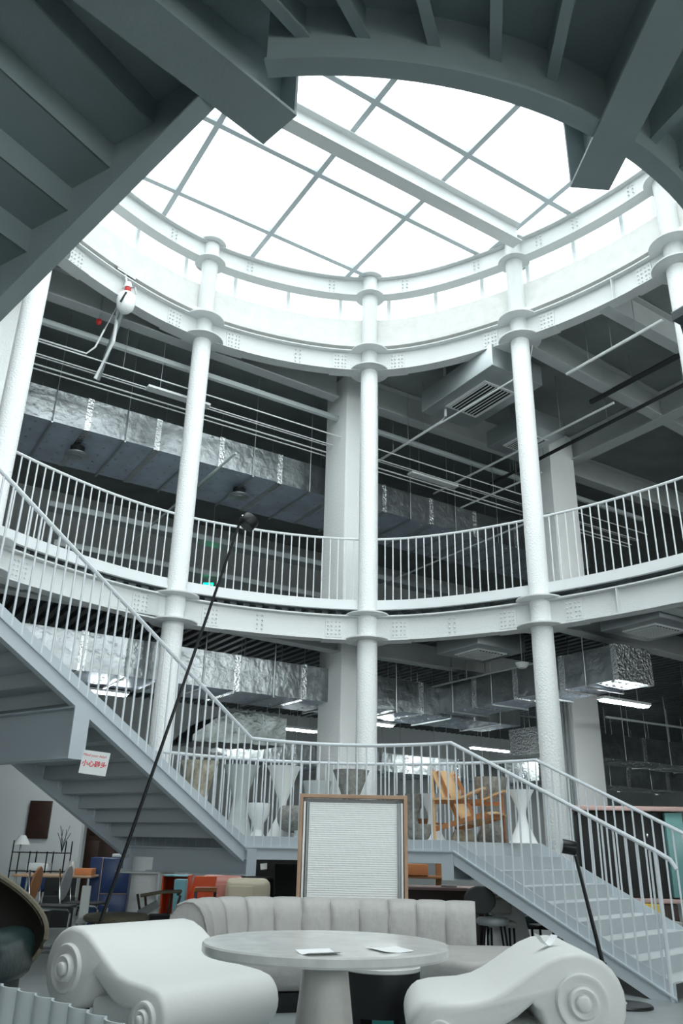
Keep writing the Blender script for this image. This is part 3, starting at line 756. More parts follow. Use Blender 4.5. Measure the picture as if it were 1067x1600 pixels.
MB().rbox((-.475, -.02, .81), (.022, .05, 1.50), .006).build('film_edge', M['wrap_white'], fr)
MB().rbox((.445, -.03, .81), (.03, .05, 1.49), .006).build('film_edge', M['wrap_grey'], fr)
MB().rbox((.475, -.02, .81), (.022, .05, 1.50), .006).build('film_edge', M['wrap_white'], fr)

# black reading lamps with long tilted rods
def rod_lamp(label, base, joint, tip, head_c, head_d, r_base, rod_r, head_r, head_l):
    t = thing('floor_lamp', label, 'lamp', base, world=True)
    MB().lathe([(r_base, 0), (r_base, .012), (r_base - .012, .022), (.0, .024)], base, 40).build('base', M['black_metal'], t)
    bv, jv, tv, hc, hd = Vector(base), Vector(joint), Vector(tip), Vector(head_c), Vector(head_d).normalized()
    d = (tv - jv).normalized(); MB().tube([bv + Vector((0, 0, .02)), jv], .016, 10).sphere(jv, .045, 14, 8).build('joint', M['bulb_glass'], t)
    MB().tube([jv, jv + d * .22, jv + d * .221, tv], [rod_r * 1.7, rod_r * 1.7, rod_r, rod_r * .8], 10).build('rod', M['black_metal'], t)
    q = hd.to_track_quat('Z', 'Y').to_matrix()
    h = MB().lathe([(head_r * .96, -head_l / 2), (head_r, -head_l / 2 + .005), (head_r, head_l / 2 - .004), (head_r * .97, head_l / 2)], hc, 28, q).build('lamp_head', M['black_metal'], t)
    MB().lathe([(head_r * .9, head_l / 2 + .0005), (head_r * .9, head_l / 2 + .002)], hc, 28, q).build('lens', M['diffuser_white'], h)
    h.children[0].location = (0, 0, 0)
    k = MB().tube([tv, tv.lerp(hc, .55)], rod_r * .9, 8).build('swivel', M['chrome'], t)
    return t
rod_lamp('tall black lamp, long tilted rod rising from behind the left seat', (-1.71, 6.0, 0), (-1.69, 6.0, .08), (-.80, 6.0, 3.60), (-.745, 6.0, 3.545), (.55, .25, .8), .19, .013, .07, .085)
rod_lamp('short black lamp beside the stair foot, rod tilted left', (2.40, 7.56, 0), (2.27, 7.52, .10), (2.075, 7.50, 1.13), (2.02, 7.48, 1.19), (-.95, .1, .15), .215, .018, .058, .115)

# green leather armchair with a dark shell, left edge
t = thing('shell_armchair', 'dark green leather armchair in a dark wooden shell at the left edge', 'armchair', (-2.22, 5.0, 0))
MB().rbox((0, .0, .40), (.62, .62, .16), .06).build('seat_cushion', M['leather_green'], t, 60)
MB().rbox((.40, -.02, .56), (.24, .66, .27), .09).build('arm_cushion', M['leather_green'], t, 60)
MB().rbox((-.36, -.02, .56), (.24, .66, .27), .09).build('arm_cushion', M['leather_green'], t, 60)
MB().rbox((.34, .02, .28), (.22, .55, .40), .05).build('side_panel', M['leather_green'], t, 60)
def shell(name, c, a, b_, th, tilt, m, em, parent):
    mb = MB(); n = 40; R = Matrix.Rotation(tilt, 3, 'Y')
    P = [(a * math.copysign(abs(math.cos(x)) ** .75, math.cos(x)), b_ * math.copysign(abs(math.sin(x)) ** .75, math.sin(x))) for x in [2 * PI * k / n for k in range(n)]]
    vv = []
    for layer, (sc_, dy) in enumerate(((.2, .06), (.75, .03), (1.0, -.05), (1.0, -.05 - th), (.75, .03 - th), (.2, .06 - th))):
        vv += [Vector(c) + R @ Vector((x * sc_, dy, z * sc_)) for x, z in P]
    f = [(l * n + i, l * n + (i + 1) % n, (l + 1) * n + (i + 1) % n, (l + 1) * n + i) for l in range(5) for i in range(n)] + [tuple(range(n))[::-1], tuple(5 * n + k for k in range(n))]
    o = mb.add(vv, f).build(name, M[m], parent, 50)
    MB().tube([Vector(c) + R @ Vector((x, -.05 - th / 2, z)) for x, z in P], th * .40, 8, closed=True).build('shell_edge', M[em], o)
    return o
shell('back_shell', (.10, .30, .80), .50, .20, .05, .45, 'shell_wood', 'shell_edge', t)
MB().tube([(0, .15, .30), (.03, .36, .45), (.06, .40, .72)], [.05, .05, .06], 10).build('shell_bracket', M['black_metal'], t)
MB().lathe([(.30, 0), (.29, .03), (.05, .06), (.045, .33)], (0, 0, 0), 24).build('swivel_base', M['black_metal'], t)

# grey corrugated screen, lower left corner
cp_ = [Vector((-1.75, 3.35)), Vector((-1.35, 3.10)), Vector((-1.03, 2.83)), Vector((-.75, 2.555)), Vector((-.49, 2.25)), Vector((-.30, 1.95)), Vector((-.18, 1.65))]
fine = catmull(cp_, 56, False); fN = normals(fine, False)
acc = 0; sec = []
for i, p in enumerate(fine):
    if i: acc += (fine[i] - fine[i - 1]).length
    ph = (acc / .105) % 1.0; a = .024 * math.sin(PI * ph) ** .75
    sec.append((p, fN[i], a))
side = -1 if fN[100].x > 0 else 1
vv = []
for p, nn, a in sec:
    q = p + nn * side * a; r_ = q - nn * side * .006
    vv += [(q.x, q.y, .0), (q.x, q.y, .75), (r_.x, r_.y, .75), (r_.x, r_.y, .0)]
f = []
for i in range(len(sec) - 1):
    k = 4 * i; f += [(k + j, k + (j + 1) % 4, k + 4 + (j + 1) % 4, k + 4 + j) for j in range(4)]
f += [(0, 1, 2, 3), (4 * (len(sec) - 1) + 3, 4 * (len(sec) - 1) + 2, 4 * (len(sec) - 1) + 1, 4 * (len(sec) - 1))]
o = MB().add(vv, f).build('tambour_screen', M['corrugated'], None, 25); tag(o, 'low grey corrugated screen in the lower left corner', 'screen')

# warning notice on the cross beam
sg = thing('warning_sign', 'white notice with red handwriting taped to the stair beam', 'sign', (-1.99, 6.93, 1.75))
def text_mesh(body, size, mname, parent, x, z, sx=1.0, shear=0.0, bold=.0):
    cu = bpy.data.curves.new('text', 'FONT'); cu.body = body; cu.size = size; cu.align_x = 'CENTER'; cu.extrude = .0004; cu.offset = bold; cu.shear = shear; cu.resolution_u = 3
    ob = bpy.data.objects.new('tmp', cu); C.objects.link(ob); dg = bpy.context.evaluated_depsgraph_get()
    me = bpy.data.meshes.new_from_object(ob.evaluated_get(dg)); bpy.data.objects.remove(ob); me.materials.clear(); me.materials.append(M[mname])
    me.transform(Matrix.Diagonal((sx, 1, 1, 1))); me.transform(Matrix.Rotation(PI / 2, 4, 'X')); me.transform(Matrix.Translation((x, 0, z)))
    return inst('lettering', me, parent)
# orientation: faces the camera side, tilted a little
MB().box((0, .003, 0), (.222, .002, .185)).build('sheet', M['paper'], sg, 0)
text_mesh('Mind your head', .030, 'sign_red', sg, -.012, .047, 1.0, .25).location = (0, .0014, 0)
text_mesh('小心碰头', .052, 'sign_red', sg, 0, -.028, .98, .0, .0012).location = (0, .0014, 0)
sg.rotation_euler = (0, math.radians(6), math.radians(4))

# ------------------------------------------------------------------ things standing on the landing
LZ2 = 1.236
def lathe_thing(name, label, cat, loc, prof, m, group=None, n=36, pname='body'):
    o = MB().lathe(prof, n=n).build(name, M[m], None, 40); o.location = loc; return tag(o, label, cat, group)
G_ = 'planters on the landing'
def hourglass(rt_, rw, rb, h, wz, th=.02):
    return [(rb, 0), (rb - .01, .01), (rw * 1.3, wz * .72), (rw, wz), (rw * 1.15, wz + .06), (rt_ - .03, h - .05), (rt_, h), (rt_ - th, h), (rw * .9, wz + .14), (.001, wz + .13)]
lathe_thing('hourglass_planter', 'stained concrete hourglass planter at the left end of the landing', 'planter', (-1.70, 10.5, LZ2), hourglass(.245, .085, .20, .87, .33), 'stained_planter', G_)
lathe_thing('hourglass_planter', 'tall grey hourglass planter between the stained and the white one', 'planter', (-1.19, 10.62, LZ2), hourglass(.235, .08, .19, .84, .42), 'grey_planter', G_)
lathe_thing('hourglass_planter', 'white hourglass planter left of the framed panel', 'planter', (-.64, 10.42, LZ2), hourglass(.215, .045, .19, .825, .36), 'white_planter', G_)
lathe_thing('tapered_vase', 'small white tapered vase in front of the hourglass planters', 'vase', (-.885, 9.98, LZ2), [(.09, 0), (.045, .08), (.07, .16), (.125, .25), (.13, .37), (.12, .37), (.11, .3), (.001, .28)], 'white_planter', G_)
rp_ = thing('round_planter', 'round mottled barrel planter on white feet left of the framed panel', 'planter', (-.44, 10.12, LZ2), group=G_)
MB().lathe([(.10, .06), (.20, .10), (.235, .18), (.24, .24), (.225, .31), (.20, .35), (.18, .35), (.20, .30), (.001, .28)]).build('barrel', M['concrete_planter'], rp_, 50)
for a in (.6, 2.7, 4.7): MB().lathe([(.035, 0), (.02, .05), (.035, .1)], (.13 * math.cos(a), .13 * math.sin(a), 0), 12).build('foot', M['white_planter'], rp_)
lathe_thing('tapered_planter', 'small pale tapered planter just above the framed panel', 'planter', (-.24, 11.02, LZ2), [(.18, 0), (.10, .25), (.12, .42), (.19, .70), (.17, .70), (.11, .5), (.001, .48)], 'grey_planter', G_)
lathe_thing('tapered_planter', 'dark rough concrete tapered planter just above the framed panel', 'planter', (.20, 11.02, LZ2), [(.20, 0), (.10, .30), (.11, .52), (.24, .845), (.21, .845), (.12, .6), (.001, .58)], 'concrete_planter', G_)
lathe_thing('hourglass_planter', 'grey concrete hourglass planter right of the framed panel', 'planter', (.99, 11.0, LZ2), hourglass(.20, .07, .17, .56, .26), 'concrete_planter', G_)
lathe_thing('hourglass_planter', 'white slim hourglass planter behind the wooden armchair', 'planter', (1.24, 10.95, LZ2), hourglass(.17, .05, .18, .57, .28), 'white_planter', G_)
lathe_thing('planter_bowl', 'low grey scalloped bowl planter right of the framed panel', 'planter', (1.01, 10.38, LZ2), [(.07, 0), (.12, .03), (.155, .10), (.165, .19), (.14, .19), (.12, .08), (.001, .06)], 'concrete_planter', G_)
lathe_thing('planter_bowl', 'wide grey planter bowl on a tall foot behind the wooden armchair', 'planter', (1.96, 10.72, LZ2), [(.16, 0), (.09, .2), (.10, .45), (.19, .58), (.215, .77), (.19, .77), (.16, .6), (.001, .55)], 'concrete_planter', G_)
for lab, x, y, a, b_, h, m in (('rough grey concrete block with sloping sides under the wooden armchair', 1.92, 10.62, .19, .09, .22, 'concrete_planter'), ('small beige concrete block with sloping sides under the wooden armchair', 1.56, 10.5, .16, .09, .14, 'stained_planter')):
    mb = MB(); vv = [(sx * r, sy * r * .8, z) for z, r in ((0, a), (h, b_)) for sx, sy in ((-1, -1), (1, -1), (1, 1), (-1, 1))]
    o = mb.add(vv, [(3, 2, 1, 0), (4, 5, 6, 7), (0, 1, 5, 4), (1, 2, 6, 5), (2, 3, 7, 6), (3, 0, 4, 7)]).build('concrete_block', M[m], None, 0); o.location = (x, y, LZ2); tag(o, lab, 'block', G_)
lathe_thing('hourglass_planter', 'white slim hourglass planter at the right end of the landing', 'planter', (2.18, 9.98, LZ2), hourglass(.155, .045, .165, .58, .31), 'white_planter', G_)
bx = MB().rbox((0, 0, .13), (.26, .2, .26), .01).build('wooden_box', M['teak']); bx.location = (1.14, 11.25, LZ2 + .02); tag(bx, 'brown wooden panel box behind the planters and armchair', 'box')

# wooden lounge armchair facing right
ac = thing('wooden_armchair', 'wooden lounge armchair with curved plywood back and seat on the landing', 'armchair', (1.70, 10.25, LZ2), math.radians(-37))
def plank(mb, a, b_, wd, ht, up=(0, 0, 1)): return mb.beam(a, b_, wd, ht, up)
for sy in (-.27, .27):
    MB().tube([(-.43, sy, 0), (-.44, sy, .50), (-.46, sy, .84)], [.018, .019, .014], 10).build('rear_leg', M['oak_light'], ac)
    MB().tube([(.22, sy, 0), (.21, sy, .55)], [.016, .019], 10).build('front_leg', M['teak'], ac)
    # arm: swooping plank
    pts = [(-.45, sy, .47), (-.30, sy, .475), (-.12, sy, .47), (.02, sy, .50), (.14, sy, .55), (.25, sy, .585)]
    mb = MB(); P = catmull([(p[0], p[2]) for p in pts], 5, False); vv = []
    for i, p in enumerate(P):
        wd = .035 + .03 * math.sin(PI * min(1, i / len(P) * 1.1)); vv += [(p.x, sy - wd, p.y - .012), (p.x, sy + wd, p.y - .012), (p.x, sy + wd, p.y + .012), (p.x, sy - wd, p.y + .012)]
    f = []
    for i in range(len(P) - 1):
        k = 4 * i; f += [(k + j, k + (j + 1) % 4, k + 4 + (j + 1) % 4, k + 4 + j) for j in range(4)]
    f += [(0, 1, 2, 3), tuple(4 * (len(P) - 1) + j for j in (3, 2, 1, 0))]
    mb.add(vv, f).build('armrest', M['oak_light'], ac, 40)
    MB().beam((-.43, sy * .92, .14), (.24, sy * .92, .30), .03, .055).build('seat_rail', M['teak'], ac)
    MB().beam((-.43, sy * .95, .44), (.22, sy * .95, .44), .022, .045).build('arm_rail', M['teak'], ac)
    MB().beam((-.40, sy * .8, .80), (-.12, sy * .8, .22), .022, .04).build('back_rail', M['teak'], ac)
MB().beam((.20, -.24, .28), (.20, .24, .28), .03, .06).build('front_rail', M['teak'], ac)
MB().tube([(-.44, -.24, .20), (-.44, .24, .20)], .012, 8).build('rear_rail', M['teak'], ac)
def curved_panel(pts, halfw, th, dish):
    P = catmull(pts, 5, False); N = normals(P, False); mb = MB(); vv = []; m_ = 7
    for p, nn in zip(P, N):
        for s_, tt in ((1, 0), (-1, th)):
            for k in range(m_):
                u = -1 + 2 * k / (m_ - 1); d_ = dish * u * u - tt
                vv.append((p.x + nn.x * d_, halfw * u, p.y + nn.y * d_))
    f = []; R_ = 2 * m_
    for i in range(len(P) - 1):
        for k in range(m_ - 1):
            a = i * R_ + k; f += [(a, a + 1, a + R_ + 1, a + R_), (a + m_, a + R_ + m_, a + R_ + m_ + 1, a + m_ + 1)]
        for k in (0, m_ - 1): a = i * R_ + k; f.append((a, a + R_, a + R_ + m_, a + m_))
    for i in (0, len(P) - 1):
        for k in range(m_ - 1): a = i * R_ + k; f.append((a, a + m_, a + m_ + 1, a + 1))
    return mb.add(vv, f)
curved_panel([(-.25, .46), (-.31, .60), (-.37, .72), (-.42, .82)], .25, .014, -.05).build('upper_back', M['oak_light'], ac, 50)
curved_panel([(-.10, .22), (-.17, .33), (-.23, .44)], .21, .014, -.03).build('lower_back', M['oak_light'], ac, 50)
curved_panel([(-.14, .20), (.0, .245), (.14, .30), (.24, .325), (.29, .31)], .22, .014, .02).build('seat', M['oak_light'], ac, 50)

# ------------------------------------------------------------------ under and behind the stair : furniture
def boxes(name, label, cat, loc, rz, parts, group=None):
    t = thing(name, label, cat, loc, rz, group)
    for nm, c, d, m in parts: MB().rbox(c, d, min(.012, min(d) * .3)).build(nm, M[m], t)
    return t
boxes('blue_cabinet', 'blue lacquered cabinet with brass edge lines under the stair', 'cabinet', (-3.02, 12.0, 0), math.radians(8), [
    ('carcass', (0, 0, .49), (.52, .5, .94), 'blue_lacquer'), ('door', (.085, -.256, .74), (.345, .014, .42), 'blue_lacquer'), ('door', (.085, -.256, .28), (.345, .014, .46), 'blue_lacquer'),
    ('edge_strip', (-.10, -.258, .49), (.008, .012, .94), 'oak'), ('edge_strip', (.085, -.258, .522), (.345, .010, .006), 'oak'), ('top_tray', (.12, -.05, .985), (.24, .2, .045), 'soft_white')])
# bentwood chair in front of the cabinet
def cantilever_chair(label, loc, rz, back_m):
    t = thing('cantilever_chair', label, 'chair', loc, rz, 'chrome chairs at the left')
    for sy in (-.21, .21):
        MB().tube([(.28, sy, .84), (.22, sy, .45), (-.20, sy, .44), (-.24, sy, .40), (-.22, sy, .03), (-.18, sy, .012), (.26, sy, .012)], .012, 8).build('frame', M['chrome'], t)
    MB().tube([(.26, -.21, .012), (.26, .21, .012)], .012, 8).build('floor_bar', M['chrome'], t)
    MB().rbox((0, 0, .46), (.42, .40, .03), .01).build('seat', M['black_matte'], t)
    MB().lathe([(.0, -.01), (.19, -.01), (.2, 0), (.19, .01), (.0, .01)], (.25, 0, .68), 24, Matrix.Rotation(PI / 2 - .15, 3, 'Y')).build('backrest', M[back_m], t)
    return t
cc1 = cantilever_chair('chrome cantilever chair with a tan round back, left under the stair', (-3.20, 10.30, 0), math.radians(183), 'teak')
cc2 = cantilever_chair('chrome cantilever chair with a grey round back by the small table', (-3.02, 10.85, 0), math.radians(180), 'wrap_grey')
boxes('dining_table', 'small wooden topped table with thin metal legs at the left', 'table', (-3.60, 11.55, 0), .05, [
    ('table_top', (0, 0, .735), (1.0, .6, .03), 'oak')] + [('leg', (x, y, .36), (.03, .03, .72), 'galvanised') for x in (-.46, .46) for y in (-.26, .26)])
bx = MB().rbox((0, 0, .04), (.22, .22, .08), .006).build('wooden_tray', M['orange_wood']); bx.location = (-3.22, 11.45, .751); tag(bx, 'orange wooden tray box on the small table', 'box')
lathe_thing('drinking_glass', 'clear stemless glass standing on the small table', 'glass', (-3.45, 11.62, .751), [(.03, 0), (.045, .05), (.05, .1), (.044, .16), (.04, .16), (.046, .1), (.001, .02)], 'bulb_glass')
# white partition wall with a dark panel and a wire shelf
pw = MB().box((-7.35, 14.3, 1.55), (6.4, .15, 3.1)).build('wall_middle', M['wall_white']); pw['kind'] = 'structure'
dp = MB().rbox((0, 0, 0), (.36, .05, .58), .006).build('hanging_board', M['walnut_dark']); dp.location = (-4.86, 14.19, 1.47); tag(dp, 'dark brown panel hanging on the white wall at the left', 'panel')
sh = thing('wire_shelf', 'black wire shelf standing before the white wall at the left', 'shelf', (-4.5, 13.5, 0))
for x in (-.40, -.13, .13, .40):
    for y in (-.15, .15): MB().tube([(x, y, 0), (x, y, 1.15 if abs(x) > .2 else 1.0)], .01, 6).build('upright', M['black_metal'], sh)
for z in (.12, .45, .72, .98):
    MB().box((0, 0, z), (.82, .32, .014)).build('shelf_board', M['black_metal'], sh)
lathe_thing('table_lamp', 'white cone shaded lamp on the wire shelf', 'lamp', (-4.82, 13.45, .99), [(.06, 0), (.012, .02), (.012, .10), (.13, .10), (.05, .23), (.001, .23)], 'soft_white')
bx = MB().rbox((0, 0, .055), (.32, .2, .11), .005).build('book_stack', M['paper']); bx.location = (-4.5, 13.45, .727); tag(bx, 'stack of white paper on the wire shelf', 'papers')
bx = MB().rbox((0, 0, .10), (.4, .24, .20), .02).build('dark_crate', M['blue_lacquer']); bx.location = (-4.5, 13.45, .457); tag(bx, 'dark blue crate on the lower wire shelf', 'crate')
fl = thing('wire_sculpture', 'thin wire branch ornament on top of the wire shelf', 'ornament', (-4.2, 13.5, .99))
for k in range(6):
    a = k * 1.05; MB().tube([(0, 0, 0), (.04 * math.cos(a), .03 * math.sin(a), .16), (.11 * math.cos(a + .4), .06 * math.sin(a), .28 + .05 * (k % 3))], .005, 5).build('wire', M['black_metal'], fl)
boxes('wooden_wardrobe', 'dark reddish carved wooden screen behind the blue cabinet', 'cabinet', (-3.75, 15.2, 0), .05, [('carcass', (0, 0, .9), (1.1, .3, 1.8), 'walnut_dark')] + [('panel', (x, -.16, z), (.2, .03, .44), 'walnut_dark') for x in (-.4, -.13, .14, .41) for z in (.4, .95, 1.48)])
boxes('low_bench', 'low white bench board at the left under the wall', 'bench', (-4.3, 12.3, 0), .0, [('seat', (0, 0, .30), (.9, .3, .06), 'soft_white'), ('leg', (-.38, 0, .135), (.06, .26, .27), 'black_matte'), ('leg', (.38, 0, .135), (.06, .26, .27), 'black_matte')])
boxes('dark_armchair', 'dark upholstered chair beside the wire shelf', 'chair', (-4.05, 13.2, 0), .3, [('seat', (0, 0, .2), (.45, .45, .4), 'dark_fabric'), ('backrest', (0, .22, .45), (.45, .10, .5), 'dark_fabric')])
# white moulded chair and tan tray in front of the blue cabinet
boxes('moulded_chair', 'white moulded chair in front of the blue cabinet', 'chair', (-2.74, 9.85, 0), .2, [('backrest', (0, .12, .42), (.10, .04, .55), 'soft_white'), ('seat', (.02, -.1, .36), (.12, .3, .03), 'soft_white'), ('leg', (0, -.2, .17), (.04, .04, .34), 'soft_white'), ('leg', (0, .1, .17), (.04, .04, .34), 'soft_white')])
tt = thing('tan_stool', 'low tan upholstered stool before the blue cabinet', 'stool', (-2.22, 9.25, 0))
MB().lathe([(.30, .40), (.33, .42), (.33, .45), (.30, .47), (.001, .475)], n=32).build('seat', M['shell_edge'], tt, 50)
for a in (.6, 2.2, 3.7, 5.3): MB().tube([(.24 * math.cos(a), .24 * math.sin(a), .41), (.28 * math.cos(a), .28 * math.sin(a), 0)], .014, 6).build('leg', M['black_metal'], tt)
fc = thing('folding_chair', 'dark bentwood armchair leaning by the round concrete post', 'chair', (-1.92, 9.9, 0), .5)
MB().tube([(-.25, -.1, .62), (-.05, -.2, .66), (.2, -.1, .66), (.24, .1, .62)], .018, 8).build('armrest', M['shell_edge'], fc)
for x, y in ((-.2, -.1), (.2, -.1), (.2, .2), (-.2, .2)): MB().tube([(x, y, .62), (x * .75, y * .8, .4), (x, y, 0)], .014, 6).build('leg', M['walnut_dark'], fc)
MB().rbox((0, .02, .40), (.4, .38, .04), .01).build('seat', M['dark_fabric'], fc)
bx = MB().rbox((0, 0, 0), (.22, .14, .02), .004).build('grey_board', M['wrap_grey']); bx.location = (-1.95, 9.5, .50); bx.rotation_euler = (.5, -.5, .3); tag(bx, 'grey board propped on the bentwood chair', 'board')
boxes('open_cube', 'orange open cube shelf behind the round post', 'shelf', (-2.12, 12.05, 0), 0, [('side', (-.17, 0, .38), (.02, .35, .76), 'orange_plastic'), ('side', (.17, 0, .38), (.02, .35, .76), 'orange_plastic'), ('back', (0, .17, .38), (.34, .02, .76), 'orange_plastic'), ('shelf_board', (0, 0, .02), (.34, .35, .02), 'pink_plastic'), ('shelf_board', (0, 0, .56), (.34, .35, .02), 'pink_plastic'), ('shelf_board', (0, 0, .75), (.34, .35, .02), 'cyan_plastic')])
boxes('cyan_box', 'pale blue box beside the orange cube shelf', 'box', (-2.0, 11.65, .0), 0, [('body', (0, 0, .36), (.15, .2, .72), 'cyan_plastic')])
oc = thing('orange_chair', 'tall orange plastic chair back beside the cream unit', 'chair', (-1.78, 12.0, 0), 0)
MB().extrude([(-.20, .25), (.14, .25), (.20, .75), (-.10, .75)], (0, .02, 0), (1, 0, 0), (0, 0, 1), 0, .04, bev=.006).build('backrest', M['orange_plastic'], oc)
MB().rbox((0, -.2, .3), (.36, .4, .04), .01).build('seat', M['orange_plastic'], oc)
for x in (-.15, .15):
    for y in (-.36, -.05): MB().tube([(x, y, .3), (x, y, 0)], .014, 6).build('leg', M['orange_plastic'], oc)
boxes('orange_stool', 'orange wooden folding stool in front of the orange chair', 'stool', (-1.62, 11.3, 0), .1, [('seat', (0, 0, .62), (.28, .2, .05), 'orange_wood'), ('leg', (-.12, 0, .3), (.03, .18, .6), 'blue_lacquer'), ('leg', (.12, 0, .3), (.03, .18, .6), 'black_matte')])
for lab, x, m, dz in (('pink moulded plastic unit behind the cream one', -1.62, 'pink_plastic', .02), ('cream moulded plastic unit with rounded corners under the landing', -1.20, 'cream_plastic', 0)):
    y = 12.9 if m == 'pink_plastic' else 12.45
    t = thing('moulded_unit', lab, 'cabinet', (x, y, 0), .12); MB().rbox((0, 0, .36 + dz / 2), (.62, .5, .72 + dz), .09).build('body', M[m], t, 60)
    MB().rbox((-.10, -.252, .38), (.34, .02, .50), .008).build('door', M[m], t)
oc = thing('office_chair', 'black office chair back under the landing', 'chair', (-.55, 11.6, 0), .3)
MB().rbox((0, .1, .68), (.42, .06, .52), .02, 0, Matrix.Rotation(-.15, 3, 'X')).build('backrest', M['dark_fabric'], oc)
MB().rbox((0, -.15, .42), (.44, .42, .07), .025).build('seat', M['dark_fabric'], oc)
MB().tube([(0, -.15, .4), (0, -.15, .08)], .025, 8).build('stem', M['black_metal'], oc)
for k in range(5): a = k * 1.256; MB().tube([(0, -.15, .08), (.27 * math.cos(a), -.15 + .27 * math.sin(a), .035)], .02, 6).build('foot', M['black_metal'], oc)
boxes('office_desk', 'black desk with papers pinned above it under the landing', 'desk', (-1.0, 13.6, 0), 0, [('desk_top', (0, 0, .70), (1.5, .6, .03), 'black_matte'), ('back_panel', (0, .3, .78), (1.5, .03, 1.0), 'black_matte'), ('leg', (-.7, 0, .34), (.04, .5, .68), 'black_matte'), ('leg', (.7, 0, .34), (.04, .5, .68), 'black_matte')])
bx = MB().box((0, 0, 0), (.11, .006, .085)).build('pinned_note', M['paper'], None, 0); bx.location = (-1.05, 13.26, .86); bx.rotation_euler = (0, -.12, 0); tag(bx, 'white note pinned on the black desk panel', 'paper')
mt = MB().rbox((0, 0, 0), (.5, .03, .3), .008).build('dark_monitor', M['black_matte']); mt.location = (-.75, 13.2, .95); tag(mt, 'black monitor on the black desk', 'monitor')
bx = MB().rbox((0, 0, .2), (.06, .25, .4), .01).build('white_case', M['soft_white']); bx.location = (-.33, 12.1, .42); tag(bx, 'white case edge beside the framed panel', 'case')
bx = MB().rbox((0, 0, .21), (.30, .30, .42), .01).build('side_pedestal', M['galvanised']); bx.location = (-.33, 12.1, 0); tag(bx, 'grey pedestal cabinet under the white case', 'cabinet')
# right of the frame: tables, stools
boxes('long_table', 'long table with a pale pinkish top behind the sofa', 'table', (1.30, 11.6, 0), 0, [('table_top', (0, 0, .685), (1.3, .7, .03), 'pink_top'), ('apron', (0, -.28, .56), (1.2, .03, .22), 'walnut_dark'), ('leg', (-.58, 0, .33), (.06, .6, .66), 'walnut_dark'), ('leg', (.58, 0, .33), (.06, .6, .66), 'walnut_dark')])
bx = MB().rbox((0, 0, .075), (.34, .24, .15), .008).build('wooden_box', M['orange_wood']); bx.location = (1.18, 12.7, .80); tag(bx, 'tan wooden box on the brown shelf right of the frame', 'box')
boxes('wooden_rack', 'reddish wooden rack with a post right of the frame', 'rack', (1.35, 12.75, 0), 0, [('shelf_board', (0, 0, .78), (.9, .3, .04), 'teak'), ('post', (.17, 0, .62), (.08, .08, 1.24), 'teak'), ('side', (-.42, 0, .4), (.05, .3, .8), 'teak')])
o = lathe_thing('desk_fan', 'round grey fan right of the wooden post', 'fan', (1.68, 12.9, .80), [(.09, 0), (.02, .02), (.02, .1)], 'galvanised')
MB().lathe([(.001, -.03), (.09, -.02), (.10, 0), (.09, .02), (.001, .03)], (0, 0, .18), 20, Matrix.Rotation(PI / 2, 3, 'X')).build('fan_head', M['galvanised'], o)
bx = MB().rbox((0, 0, .012), (.2, .12, .024), .006).build('cloth', M['paper']); bx.location = (1.50, 11.5, .701); tag(bx, 'crumpled white cloth on the pinkish table', 'cloth')
stn = thing('stone_table', 'pale stone table with a flared pyramid leg below the lower stair flight', 'table', (1.98, 10.1, 0))
MB().rbox((-.05, 0, .72), (.75, .5, .035), .006).build('table_top', M['travertine'], stn)
vv = [(sx * r, sy * r * .6, z) for z, r in ((0, .26), (.70, .12)) for sx, sy in ((-1, -1), (1, -1), (1, 1), (-1, 1))]
MB().add(vv, [(3, 2, 1, 0), (4, 5, 6, 7), (0, 1, 5, 4), (1, 2, 6, 5), (2, 3, 7, 6), (3, 0, 4, 7)]).build('leg', M['travertine'], stn, 0)
bs = thing('bar_stool', 'black round backed stool with thin legs right of the sofa', 'stool', (1.60, 9.2, 0))
MB().lathe([(.001, -.02), (.15, -.02), (.165, 0), (.15, .02), (.001, .02)], (-.10, -.1, .68), 28, Matrix.Rotation(PI / 2, 3, 'X') @ Matrix.Diagonal((1, .8, 1))).build('backrest', M['dark_fabric'], bs, 50)
MB().lathe([(.15, .44), (.17, .46), (.17, .49), (.15, .51), (.001, .515)], (.06, .1, 0), 28).build('seat', M['wrap_grey'], bs, 50)
for x, y in ((-.06, .0), (.18, .0), (-.06, .22), (.18, .22)): MB().tube([(.06 + (x - .06) * .8, y, .45), (.06 + (x - .06) * 1.25, y, 0)], .011, 6).build('leg', M['black_metal'], bs)
cch = thing('cream_chair', 'pale upholstered chair back behind the black stool', 'chair', (1.80, 9.65, 0))
MB().rbox((0, 0, .60), (.26, .08, .16), .03).build('backrest', M['stone_grey'], cch, 60); MB().rbox((0, -.02, .43), (.3, .3, .06), .02).build('seat', M['stone_grey'], cch, 60)
for x in (-.12, .12):
    for y in (-.12, .12): MB().tube([(x, y, .42), (x, y, 0)], .012, 6).build('leg', M['black_metal'], cch)
sf = thing('dark_sofa', 'long black leather sofa on thin legs under the lower stair flight', 'sofa', (2.75, 11.9, 0), -.1)
MB().rbox((0, .25, .46), (1.5, .22, .46), .05).build('backrest', M['leather_green'], sf, 60); MB().rbox((0, -.1, .32), (1.5, .7, .18), .05).build('seat', M['leather_green'], sf, 60)
for x in (-.65, .65):
    for y in (-.38, .28): MB().tube([(x, y, .24), (x, y, 0)], .015, 6).build('leg', M['black_metal'], sf)
bx = MB().rbox((0, 0, .12), (.3, .25, .24), .01).build('red_crate', M['red_paint']); bx.location = (3.0, 10.95, 0); tag(bx, 'red crate on the floor under the lower flight', 'crate')
boxes('black_stool', 'small black stool under the lower stair flight', 'stool', (2.45, 10.3, 0), .2, [('seat', (0, 0, .36), (.32, .28, .04), 'black_matte')] + [('leg', (x, y, .17), (.025, .025, .34), 'black_matte') for x in (-.13, .13) for y in (-.11, .11)])
